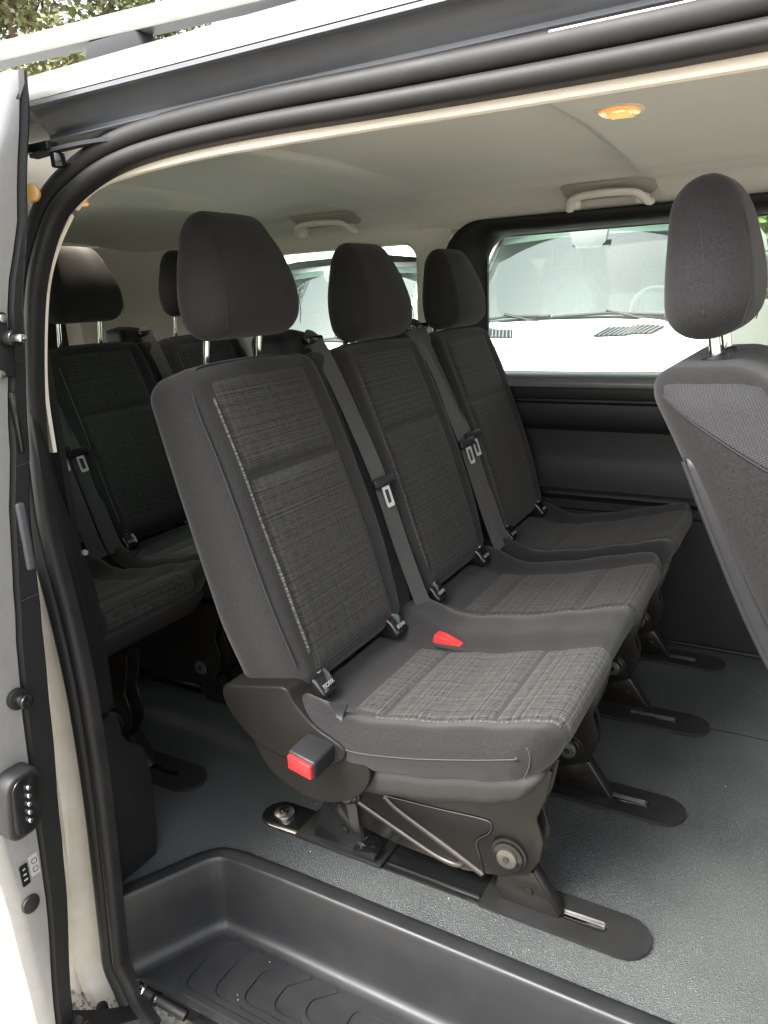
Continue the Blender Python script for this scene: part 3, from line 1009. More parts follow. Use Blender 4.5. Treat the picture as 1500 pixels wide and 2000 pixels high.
cyl('screw_head', (DX+.008, .650, 1.044), (1, 0, 0), .006, .006, STEEL, door, 14)
cyl('screw_head', (DX+.008, .633, .972), (1, 0, 0), .006, .006, STEEL, door, 14)
# contact block with five spring pins
cbk = [Vector(v) for v in [(0, 0, 0)]]
kk = rrect(.506, .562, .326, .424, .020, 5)
kk = [(y+(z-.375)*.13, z) for y, z in kk]
con = prism('contact_block', kk, 'x', DX, DX+.034, RUB, door, .005, 3)
ko = [(lerp(y, .536, .22), lerp(z, .376, .14)) for y, z in kk]
prism('contact_face', ko, 'x', DX+.030, DX+.0355, GLOSSB, door, .001)
for k in range(5):
    zz = .401-.0125*k
    yy = .536+(zz-.375)*.13
    cyl('contact_pin', (DX+.037, yy, zz), (1, 0, 0), .0038, .007, CHROME, door, 12)
# stickers
prism('sticker', rrect(.5385, .5535, .232, .268, .002, 3), 'x', DX+.0012, DX+.0020, WHT, door, 0)
for zz in (.242, .256):
    pp = [Vector((DX+.0024, y, z)) for y, z in rrect(.5425, .5505, zz-.0035, zz+.0045, .002, 3)]
    sweep('sticker_mark', pp+[pp[0]], [(-.0004, -.0002), (.0004, -.0002), (.0004, .0002), (-.0004, .0002)], (1, 0, 0), SEAM, door)
prism('sticker', rrect(.5225, .5355, .226, .262, .002, 3), 'x', DX+.0012, DX+.0020, GLOSSB, door, 0)
for k in range(3):
    box('sticker_mark', (DX+.0022, .529, .236+.009*k), (.0004, .006-.001*k, .0025), WHT, door, 0)
cyl('rubber_plug', (DX+.002, .5285, .192), (1, 0, 0), .0145, .007, RUB, door, 20, .003)
# bottom hinge hardware
box('hinge_block', (DX+.016, .548, -.085), (.03, .04, .05), GLOSSB, door, .006)
cyl('hinge_pin', (DX+.030, .560, -.095), (.3, 1, 0), .010, .02, CHROME, door, 16)

# ---- painted outer side under and behind the opening, dusty ledge with grit
V = []
lz = [-.55+.15, -.25, -.2, -.1, .1, .4, .6, .75]
for z in lz:
    y = body_y(max(z, -.25))-.03
    V += [(-1.08, y+.06, z), (-1.10, y+.03, z), (-1.13, y+.005, z), (-1.3, y, z), (-2.5, y+.02, z)]
F = []
for j in range(len(lz)-1):
    for k in range(4): F.append((j*5+k, j*5+k+1, (j+1)*5+k+1, (j+1)*5+k))
add('outer_quarter', V, F, DUSTY, van, angle=50)
led = prism('sill_ledge', [(-1.16, .58), (-1.02, .58), (-1.00, .70), (-1.16, .73)], 'z', -.235, -.222, DUSTY, van, .003)
gb = bmesh.new()
for k in range(260):
    x, y = random.uniform(-1.15, -1.02), random.uniform(.60, .71)
    r = random.choice((.0012, .0018, .0025, .004))*random.uniform(.7, 1.3)
    q = bmesh.ops.create_icosphere(gb, subdivisions=1, radius=r)
    bmesh.ops.translate(gb, vec=(x, y, -.222+r*.5), verts=q['verts'])
GRIT = M('grit', (.25, .21, .16), .95, c2=(.55, .5, .42), vscale=160)
addbm('grit', gb, GRIT, van, kind='stuff')
db = bmesh.new()
for k in range(34):
    if k < 5: x, y, z = random.uniform(-.93, -.4), random.uniform(.72, .86), -.1495
    else: x, y, z = random.uniform(-1.1, .1), random.uniform(.93, 2.1), .001
    q = bmesh.ops.create_cube(db, size=1)
    bmesh.ops.scale(db, vec=(random.uniform(.0008, .0045), random.uniform(.0007, .0016), .0009), verts=q['verts'])
    bmesh.ops.rotate(db, matrix=Matrix.Rotation(random.uniform(0, 3), 3, 'Z'), verts=q['verts'])
    bmesh.ops.translate(db, vec=(x, y, z), verts=q['verts'])
addbm('crumbs', db, M('crumb', (.40, .36, .28), .9), van, kind='stuff')
cyl('rubber_bung', (-1.055, .672, -.212), (0, 0, 1), .011, .02, RUB, van, 16, .005)

# ================================================================== SEATS
LEAN = R(17.5)
BX, BZ, BH = -.768, .378, .5955
def make_back_warp(sy, dx, hw=.198):
    def warp(x, y, z):
        t = (z+BH/2)/BH
        f = sst(0, .05, x)
        th = lerp(1.10, .86, t)
        w = 1-.05*t**3+.0
        w *= 1-.10*sst(.30, .0, t)*sst(.1, hw, abs(y))
        bol = .007*sst(.135, .185, abs(y))*f*(1-.5*sst(.8, 1, t))
        lum = .010*math.sin(math.pi*min(1, t*1.1))*f
        X = x*th+bol+lum-.006*f+.0022*noise.noise(Vector((y*9+sy*7, z*7+dx*3, x*9)))*f
        Y = y*w
        H = t*BH
        if t > .9: H -= .010*((abs(y)/hw)**2)*(t-.9)/.1
        return Vector((BX+dx+X*math.cos(LEAN)-H*math.sin(LEAN), sy+Y, BZ+H*math.cos(LEAN)+X*math.sin(LEAN)))
    return warp

BT = .070
def sheet(name, warp, h, u0, u1, v0, v1, m, parent, nu=24, nv=24, lift=.004, edge=.014, uvoff=(0, 0), sink=.003):
    """cloth panel on the front (+x) of a backrest, pillowed, its border tucked into the cover"""
    def fn(a, b):
        y, z = lerp(u0, u1, a), lerp(v0, v1, b)
        d = min((y-u0), (u1-y), (z-v0), (v1-z))
        o = lerp(-sink, lift, math.sqrt(max(0, min(1, d/edge))))
        return warp(h+o, y, z)
    return grid(name, fn, nu, nv, m, parent, lambda a, b: (lerp(u0, u1, a)+uvoff[0], lerp(v0, v1, b)+uvoff[1]), 80)

def backrest(parent, sy, dx, rnd=0, trim_left=False):
    hw = .198
    wp = make_back_warp(sy, dx, hw)
    b = rbox('backrest', (BT, hw, BH/2), .040, (4, 26, 34), wp, FAB, parent, 5)
    off = (rnd*1.37, rnd*.71)
    u0, u1 = -.150, .140
    sheet('insert_panel', wp, BT, u0, u1, .088, .266, CHK, b, 26, 24, .006, .022, off, .005)
    sheet('insert_panel', wp, BT, u0, u1, -.275, .088, CHK, b, 26, 40, .006, .022, off, .005)
    sheet('edge_threads', wp, BT, u0-.006, u0+.004, -.235, .235, TRIM if trim_left else TRIMD, b, 4, 60, .0042, .005, off)
    # seam where front and side panels meet, round the near side and the top
    sp = [wp(BT-.012, -hw+.006, -.24), wp(BT-.012, -hw+.006, -.1), wp(BT-.012, -hw+.006, .1), wp(BT-.012, -hw+.0065, .22), wp(BT-.014, -hw+.018, .258), wp(BT-.016, -hw+.045, BH/2-.0075), wp(BT-.018, -.08, BH/2-.0055), wp(BT-.018, .08, BH/2-.0055), wp(BT-.018, hw-.045, BH/2-.0075)]
    tube('seam', catmull(sp, 7), .0016, SEAM, b, 6)
    sp = [wp(BT-.012, hw-.006, -.24), wp(BT-.012, hw-.006, .1), wp(BT-.012, hw-.0065, .22)]
    tube('seam', catmull(sp, 7), .0016, SEAM, b, 6)
    return b, wp

HRL = R(13)
def headrest(parent, sy, dx, x0=-.908, z0=.990, hh=.108, hy=.130, ht=.047, top=.66, mat=FABD, lean=HRL, stalk=True, sy_st=.073, zb=.935, xb=None, xt=.72):
    def warp(x, y, z):
        t = (z+hh)/(2*hh)
        w = lerp(1.0, top, sst(.25, 1.15, t)**1.1)*lerp(.95, 1, sst(0, .3, t))
        f = sst(-.01, .03, x)
        X = x*lerp(1.08, xt, sst(.3, 1.1, t))+.012*f*math.sin(math.pi*min(1, t+.15))-.010*f*(abs(y)/hy)**2
        H = t*2*hh
        X += .0018*noise.noise(Vector((y*14+sy*9, z*12, dx*5+x*8)))
        return Vector((x0+dx+X*math.cos(lean)-H*math.sin(lean)*.6, sy+y*w, z0+H*math.cos(lean)+X*math.sin(lean)*.7))
    o = rbox('headrest', (ht, hy, hh), .040, (3, 16, 14), warp, mat, parent, 5)
    tube('seam', catmull([warp(ht*.1, -hy+.0005, -hh+.03), warp(ht*.05, -hy+.0005, -hh+.09), warp(-ht*.1, -hy+.002, hh-.05), warp(-ht*.1, -hy+.03, hh-.012)], 6), .0010, SEAM, o, 6)
    for e in (-1, 1):
        tube('seam', catmull([warp(ht-.004, e*(hy-.020), -hh+.012), warp(ht-.0005, e*(hy-.026), -hh+.05), warp(ht-.0005, e*(hy-.030), .02), warp(ht-.002, e*(hy-.034), hh-.03)], 6), .0008, SEAM, o, 6)
    if stalk:
        for s in (-1, 1):
            xx = x0-.050+dx if xb is None else xb+dx
            tube('stalk', [(xx+.010, sy+s*sy_st, zb-.03), (xx+.012, sy+s*sy_st, zb+.02), (xx+.024, sy+s*sy_st, z0+.035)], .0062, CHROME, parent, 12)
            cyl('stalk_sleeve', (xx+.010, sy+s*sy_st, zb+.008), (-.2, 0, 1), .013, .010, PLA, parent, 16, .003)
    return o

CXS = [-.745, -.725, -.68, -.645, -.60, -.5, -.38, -.31, -.282, -.255]
CZS = [.394, .389, .376, .368, .370, .387, .417, .438, .446, .446]
def make_cush_warp(seats, y0, y1, dx):
    yc, hy = (y0+y1)/2, (y1-y0)/2
    hx, hz = .241, .046
    def warp(x, y, z):
        wx, wy = -.503+x, yc+y
        topz = smooth_interp(wx, CXS, CZS)
        t = (z+hz)/(2*hz)
        d = 0
        for s in seats:
            d = max(d, 1-sst(.125, .19, abs(wy-s)))
        front = sst(-.40, -.25, wx)
        bol = .012*(1-d)*(1-.6*front)*sst(-.735, -.62, wx)
        scoop = .026*(1-d)*sst(-.60, -.70, wx)
        topz += .0022*noise.noise(Vector((wx*10, wy*9, dx*5)))
        zz = topz-lerp(.078, .088, front)*(1-t)+(bol+scoop-.004*d)*t
        e = max(0., (abs(y)-(hy-.075))/.075)
        xx = wx-.024*front*(1-t)-.030*front*e*e
        wy -= (1 if y > 0 else -1)*.006*(1-t)*e
        return Vector((xx+dx, wy, zz))
    return warp, hx, hy, hz, yc

def cushion(parent, seats, y0, y1, dx):
    wp, hx, hy, hz, yc = make_cush_warp(seats, y0, y1, dx)
    c = rbox('cushion', (hx, hy, hz), .040, (30, 30 if len(seats) < 2 else 56, 2), wp, FAB, parent, 5)
    r = .040
    def pth(wx):
        """arc-length position along the top, rolling over the front edge -> (x, z, normal)"""
        x = wx+.503
        if x <= hx-r: return (x, hz, 0, 1)
        a = (x-(hx-r))/r
        if a <= math.pi/2: return (hx-r+r*math.sin(a), hz-r+r*math.cos(a), math.sin(a), math.cos(a))
        return (hx, hz-r-(a-math.pi/2)*r, 1, 0)
    for q, s in enumerate(seats):
        def panel(xa, xb, nu, lift, edge, mat=CHKC, ya=-.135, yb=.135, nm='insert_panel', sk=.003):
            def fn(a, b):
                wx, y = lerp(xa, xb, a), lerp(ya, yb, b)
                d = min(wx-xa, xb-wx, y-ya, yb-y)
                o = lerp(-sk, lift, math.sqrt(max(0, min(1, d/edge))))
                px, pz, nx, nz = pth(wx)
                return wp(px+nx*o, s-yc+y, pz+nz*o)
            return grid(nm, fn, nu, 22, mat, c, lambda a, b: (lerp(xa, xb, a)+s*2.3, lerp(ya, yb, b)+s), 80)
        panel(-.648, -.585, 8, .0045, .012)
        panel(-.585, -.385, 22, .005, .014)
        panel(-.385, -.225, 22, .005, .014)
        panel(-.60, -.268, 44, .0035, .003, TRIMX if (q == 0 and dx == 0) else TRIMXD, -.1415, -.1345, 'edge_threads')
    # stitched seam round the near side and the front corner
    def sm(ys):
        e = -hy if ys < 0 else hy
        k = .0010*(-1 if ys < 0 else 1)
        return [wp(x+.503, e+k*.2, .006) for x in (-.66, -.6, -.5, -.4, -.32, -.285)]
    for e in (-1, 1):
        pp = sm(e)+[wp(hx-.034, e*(hy-.0035), .012), wp(hx-.020, e*(hy-.010), .022)]
        tube('stitched_seam', catmull(pp, 6), .0011, STITCH if e < 0 else SEAM, c, 6)
        tube('stitched_seam', catmull([wp(hx-.020, e*(hy-.010), .022), wp(hx-.0115, e*(hy-.0105), .006), wp(hx-.010, e*(hy-.0115), -.014), wp(hx-.016, e*(hy-.014), -.034)], 6), .0010, STITCH, c, 6)
    # plain skirt at the back, slightly proud
    return c, wp, hx, hy, hz, yc

def isofix(parent, y, dx):
    b = prism('child_anchor', [(-.768+dx, .440), (-.735+dx, .441), (-.700+dx, .418), (-.683+dx, .394), (-.690+dx, .380), (-.768+dx, .380)], 'y', y-.023, y+.023, GLOSSB, parent, .006, 3)
    nrm = Vector((.55, 0, .835)).normalized()
    cyl('anchor_icon', (-.7145+dx, y, .4295), nrm, .0090, .0014, WHT, b, 18, 0)
    cyl('anchor_icon_mark', (-.7138+dx, y+.001, .4303), nrm, .0040, .0014, SEAM, b, 10, 0)
    m4 = basis((0, 1, 0), (-.58, 0, .81), (-.6895+dx, y, .4070))
    text_mesh('anchor_lettering', 'ISOFIX', .0105, m4, WHT, b)
    return b

def belt(parent, pts, w=.046, tongue_at=None, lower_end=True, nm='seat_belt', twist=0):
    path = catmull(pts, 8)
    b = sweep(nm, path, [(-w/2, -.0007), (w/2, -.0007), (w/2, .0007), (-w/2, .0007)], lambda i, p: Vector((1, -.18+twist, .25)), BELT, parent)
    if tongue_at is not None:
        P = Vector(tongue_at)
        d = Vector((math.sin(R(17)), .03, -math.cos(R(17))))
        nrm = Vector((math.cos(R(17)), -.2, math.sin(R(17)))).normalized()
        side = d.cross(nrm).normalized()
        rot = Matrix((side, d, nrm)).transposed()
        tg = box('belt_tongue', P+nrm*.006, (.062, .022, .014), PLA, parent, .005, rot, 3)
        ou = [(a*.42, bb) for a, bb in rrect(-.026, .026, .006, .056, .006, 4)]
        iu = [(a*.42, bb) for a, bb in rrect(-.015, .015, .018, .048, .004, 4)]
        n = len(ou)
        V = []
        for lv in (-.0012, .0012):
            for lp in (ou, iu):
                V += [P+nrm*(.006+lv)+side*a+d*bb for a, bb in lp]
        F = []
        for i in range(n):
            j = (i+1) % n
            F += [(i, j, n+j, n+i), (2*n+i, 3*n+i, 3*n+j, 2*n+j), (i, 2*n+i, 2*n+j, j), (n+i, n+j, 3*n+j, 3*n+i)]
        add('tongue_blade', V, F, BLADE, tg, angle=30)
    return b

def belt_guide(parent, y, dx, w=.14):
    def warp(x, yy, z):
        t = (z+.04)/.08
        return Vector((-.978+dx+x-.02*t, y+yy*lerp(1, .78, t), .950+z-.02*abs(yy)/w))
    g = rbox('belt_guide', (.048, w/2, .042), .020, (3, 8, 3), warp, PLAD, parent, 4)
    box('guide_mouth', (-.938+dx, y+.028, .968), (.022, .058, .018), GLOSSB, g, .006, None, 3)
    return g

def side_leg(parent, y, dx, detail=True):
    """stamped steel side frame on its two feet"""
    pl = [(-.745, .255), (-.752, .16), (-.742, .105), (-.705, .066), (-.62, .052), (-.47, .046), (-.405, .060), (-.352, .082), (-.330, .120), (-.326, .16), (-.338, .20), (-.322, .245), (-.312, .300), (-.70, .300)]
    pts = [(x+dx, z) for x, z in pl]
    lg = prism('leg', pts, 'y', y-.022, y-.014, FRAME, parent, .0025)
    prism('leg', [(x+dx, z) for x, z in pl], 'y', y+.014, y+.020, FRAME, parent, .002)
    if detail:
        yy = y-.0225
        def rib(pp, r=.0055):
            sweep('pressed_rib', catmull([(x+dx, yy, z) for x, z in pp], 5), circ(r, 8, 1, .75), (0, -1, 0), RIBM if r > .005 else GLOSSB, lg, angle=70)
        rib([(-.690, .118), (-.665, .108), (-.545, .062), (-.500, .052), (-.478, .056), (-.476, .064)])
        rib([(-.632, .150), (-.600, .128), (-.505, .085), (-.435, .052)], .006)
        rib([(-.632, .152), (-.52, .160), (-.432, .168), (-.418, .160), (-.424, .142), (-.446, .118), (-.440, .085), (-.433, .052)], .003)
        rib([(-.705, .16), (-.70, .13), (-.690, .118)], .004)
    for bx, bz, r in ((-.385, .115, .033), (-.712, .135, .028)):
        cyl('pivot_washer', (bx+dx, y-.024, bz), (0, 1, 0), r, .008, FRAME, lg, 28)
        cyl('pivot_ring', (bx+dx, y-.028, bz), (0, 1, 0), r*.82, .010, GLOSSB, lg, 28)
        cyl('pivot_bolt', (bx+dx, y-.033, bz), (0, 1, 0), r*.55, .012, BOLTM, lg, 24)
        cyl('bolt_socket', (bx+dx, y-.0396, bz), (0, 1, 0), r*.2, .002, GLOSSB, lg, 6, 0)
    prism('foot', [(-.405+dx, .075), (-.345+dx, .085), (-.296+dx, .012), (-.300+dx, .006), (-.40+dx, .006), (-.415+dx, .03)], 'y', y-.016, y+.016, FRAME, lg, .003)
    cyl('foot_rivet', (-.352+dx, y-.017, .045), (0, 1, 0), .008, .006, FRAME, lg, 14)
    prism('foot', [(-.80+dx, .010), (-.775+dx, .085), (-.745+dx, .145), (-.715+dx, .155), (-.690+dx, .11), (-.685+dx, .03), (-.655+dx, .016), (-.655+dx, .006), (-.80+dx, .006)], 'y', y-.030, y+.02, GLOSSB, lg, .004)
    box('foot_catch', (-.672+dx, y-.030, .020), (.05, .03, .012), GLOSSB, lg, .002)
    cyl('foot_rivet', (-.722+dx, y-.031, .050), (0, 1, 0), .010, .006, FRAME, lg, 14)
    return lg

def under_pan(parent, y0, y1, dx):
    hy = (y1-y0)/2
    yc = (y0+y1)/2
    def warp(x, y, z):
        wx = -.500+x
        topz = smooth_interp(wx, CXS, CZS)-.055
        k = sst(.03, -.04, z)
        return Vector((wx+dx-.030*k*sst(.1, .22, x), yc+y*(1-.02*k), topz-.040+z))
    return rbox('seat_pan', (.214, hy, .036), .028, (18, 10, 1), warp, PAN, parent, 5)

def side_cover(parent, y, dx):
    up_ = [(-.858, .405), (-.862, .375), (-.835, .335), (-.79, .305), (-.70, .290), (-.63, .312), (-.612, .345), (-.668, .372), (-.705, .405), (-.722, .430), (-.76, .425), (-.82, .412)]
    c = prism('side_cover', [(x+dx, z) for x, z in catmull2(up_)], 'y', y-.012, y+.06, COVER, parent, .010, 4, angle=50)
    lo = [(-.80, .318), (-.805, .29), (-.775, .250), (-.72, .225), (-.665, .222), (-.605, .248), (-.575, .285), (-.572, .315), (-.60, .335), (-.68, .335)]
    prism('lower_cover', [(x+dx, z) for x, z in catmull2(lo)], 'y', y-.004, y+.07, COVER, c, .010, 4, angle=50)
    return c

def catmull2(pts, n=4):
    P = [Vector((p[0], p[1], 0)) for p in pts]
    m = len(P)
    out = []
    for i in range(m):
        a, b, c, d = P[i-1], P[i], P[(i+1) % m], P[(i+2) % m]
        for k in range(n):
            t = k/n
            v = .5*((2*b)+(c-a)*t+(2*a-5*b+4*c-d)*t*t+(3*b-a-3*c+d)*t**3)
            out.append((v.x, v.y))
    return out

def belt_run(parent, y, dx, ytop=None, tz=.672, ywob=0., z1=.392):
    yt = y if ytop is None else ytop
    pts = [(-.952+dx, yt-.012, .972), (-.925+dx, yt, .958), (-.885+dx, yt+.004, .885), (-.835+dx, y+.004, .78), (-.789+dx, y+.003, .675), (-.745+dx, y+.004, .54), (-.706+dx, y+.006, .43), (-.690+dx, y+.010, z1)]
    return belt(parent, pts, tongue_at=(-.785+dx, y+.003, tz))

def double_seat(name, s, dx, label, side_belt, group):
    yc = (s[0]+s[1])/2
    root = empty(name, (-.5+dx, yc, 0), label, 'bench seat', group)
    y0, y1 = s[0]-.211, s[1]+.222
    c, wp, hx, hy, hz, cyc = cushion(root, s, y0, y1, dx)
    under_pan(root, y0+.018, y1-.02, dx)
    for k, sy in enumerate(s):
        backrest(root, sy, dx, k+dx, k == 0 and dx == 0)
        headrest(root, sy, dx, z0=(1.016 if dx else (.990, .955)[k]))
        for e in (-.133, .133):
            isofix(root, sy+e, dx)
    # flat webbing panel between the two backs
    def wpm(x, y, z):
        return make_back_warp(yc, dx)(x*.72-.006, y, z)
    rbox('centre_panel', (BT, .040, BH/2-.008), .02, (3, 5, 24), wpm, FAB, root, 3)
    belt_guide(root, yc-.012, dx)
    belt_run(root, yc+.012, dx)
    if side_belt > 0:
        belt_run(root, s[1]+.222, dx, s[1]+.214)
        belt_guide(root, s[1]+.205, dx, .07)
    else:
        belt_run(root, s[0]-.20, dx, s[0]-.21)
        belt_guide(root, s[0]-.205, dx, .07)
    for ly in (RY[0], RY[1]) if side_belt > 0 else (RY[1], RY[3]):
        side_leg(root, ly, dx)
    side_cover(root, y0+.010, dx)
    # buckle hung on the near side
    a, b_ = Vector((-.664+dx, y0-.050, .330)), Vector((-.658+dx, y0+.012, .338))
    ax = (a-b_).normalized()
    sd = Vector((1, 0, -.12)); sd = (sd-ax*sd.dot(ax)).normalized()
    n3 = sd.cross(ax).normalized()
    rot = Matrix((sd, ax, n3)).transposed()
    bk = box('buckle', (a+b_)/2, (.056, (a-b_).length, .036), PLA, root, .005, rot, 3)
    box('release_button', a+ax*.002, (.047, .008, .028), REDP, bk, .002, rot)
    sweep('buckle_strap', catmull([b_+Vector((.004, -.012, .010)), b_+Vector((.008, 0, .030)), b_+Vector((.010, .012, .046)), b_+Vector((.006, .035, .055))], 5), [(-.019, -.002), (.019, -.002), (.019, .002), (-.019, .002)], (.1, -.9, .4), PLA, bk)
    # second buckle, sunk between the two places
    zb = wp(-.585+.503, yc-cyc-.07, hz).z
    pb = Vector((-.590+dx, yc-.082, zb+.004))
    cav = prism('buckle_pocket', [(px+dx, py) for px, py in [(x, y+yc-.08) for x, y in rrect(-.622, -.530, -.017, .017, .014, 4)]], 'z', zb-.004, zb+.0035, SEAM, root, .001)
    prism('release_button', [(-.622+dx, zb+.002), (-.617+dx, zb+.020), (-.600+dx, zb+.018), (-.562+dx, zb+.004)], 'y', pb.y-.010, pb.y+.013, REDP, cav, .002)
    return root

def single_seat(name, s, dx, label, belt_side, group):
    root = empty(name, (-.5+dx, s, 0), label, 'seat', group)
    y0, y1 = s-.222, s+.218
    cushion(root, [s], y0, y1, dx)
    under_pan(root, y0+.018, y1-.02, dx)
    backrest(root, s, dx, 2.6+dx)
    headrest(root, s, dx, z0=1.016 if dx else .955)
    for e in (-.133, .133):
        isofix(root, s+e, dx)
    yb = s+belt_side*.200
    belt_run(root, yb, dx, yb, tz=.685)
    belt_guide(root, s+belt_side*.200, dx, .07)
    legs = (RY[2]+.04, RY[3]) if belt_side < 0 else (RY[0], RY[1]-.05)
    for ly in legs:
        side_leg(root, ly, dx, False)
    return root

S1, S2, S3 = 1.096, 1.554, 2.018
double_seat('double_bench_seat', [S1, S2], 0, 'nearest charcoal double bench seat with red-ended buckle on its side', 1, 'cabin bench seats')
single_seat('single_seat', S3, 0, 'single charcoal seat next to the far side window, beside the near bench', -1, 'cabin seats')
DXR = -.98
single_seat('single_seat', S1, DXR, 'rear row seat mostly hidden behind the door pillar and near bench', 1, 'cabin seats')
double_seat('double_bench_seat', [S2, S3], DXR, 'rear row double bench seat behind the near bench, at the tailgate', -1, 'cabin bench seats')

# ---- driver's seat (right edge)
fs = empty('front_seat', (.05, 1.08, 0), 'charcoal front seat with mesh-covered shoulder at the right edge', 'seat')
FY, FHW = 1.085, .225
FLN = R(31)
def fwarp(x, y, z):
    t = (z+.31)/.62
    th = 1.05
    w = 1-.10*sst(.72, 1.05, t)
    X = x*th
    H = t*.638
    bend = -.002*sst(.5, 1., t)
    return Vector((.215+bend+X*math.cos(FLN)-H*math.sin(FLN), FY+y*w, .411+H*math.cos(FLN)+X*math.sin(FLN)*(1-.95*sst(.5, .95, t))))
fb = rbox('backrest', (.078, FHW, .31), .050, (8, 16, 34), fwarp, FABF, fs, 6)
def side_mesh(a, b):
    x = lerp(-.068, .075, a)
    z = lerp(lerp(.285, .125, a), .304, b)
    d = min(a*.11, (1-a)*.11, b*.12, (1-b)*.12)
    return x, z, d
def on_rbox(x, y, z, h, r, o):
    inn = Vector((max(-(h[0]-r), min(h[0]-r, x)), max(-(h[1]-r), min(h[1]-r, y)), max(-(h[2]-r), min(h[2]-r, z))))
    d = Vector((x, y, z))-inn
    if d.length < 1e-9: return Vector((x, y, z))
    return inn+d.normalized()*(r+o)
def smf(a, b):
    x, z, d = side_mesh(a, b)
    y = -FHW
    q = on_rbox(x, y, z, (.078, FHW, .31), .050, lerp(-.0015, .002, min(1, d/.006)))
    return fwarp(*q)
grid('mesh_panel', smf, 40, 40, MESH3D, fb, lambda a, b: (side_mesh(a, b)[0], side_mesh(a, b)[1]), 80)
sp = [fwarp(*on_rbox(lerp(-.070, .076, k/12), -FHW, lerp(.286, .124, k/12), (.078, FHW, .31), .050, .0005)) for k in range(13)]
tube('seam', sp, .0012, SEAM, fb, 6)
# rear shell with a pale edge
def shw(x, y, z):
    t = (z+.22)/.44
    p = fwarp(-.062+x-.014*math.sin(math.pi*t), y, lerp(-.36, .21, t))
    return p
rbox('back_shell', (.012, FHW-.012, .22), .010, (2, 12, 18), shw, PLA, fb, 3)
tube('shell_edge', [fwarp(-.071-.013*math.sin(math.pi*k/14), -FHW+.0145, lerp(-.36, .205, k/14)) for k in range(15)], .0035, PLA, fb, 8)
headrest(fs, FY-.02, 0, -.123, .983, .093, .125, .042, .66, FABD, R(5), False, xt=.92)
for s in (-1, 1):
    tube('stalk', [(-.105, FY-.02+s*.06, .92), (-.118, FY-.02+s*.06, 1.0)], .0065, CHROME, fs, 12)
    cyl('stalk_sleeve', (-.112, FY-.02+s*.06, .957), (-.25, 0, 1), .016, .012, PLA, fs, 16, .003)
def fcw(x, y, z): return Vector((.46+x, FY+y, .38+z+.05*(x/.25)))
rbox('cushion', (.26, .235, .065), .045, (10, 10, 3), fcw, FAB, fs, 4)
box('seat_base', (.44, FY, .165), (.40, .38, .33), PLAD, fs, .02)

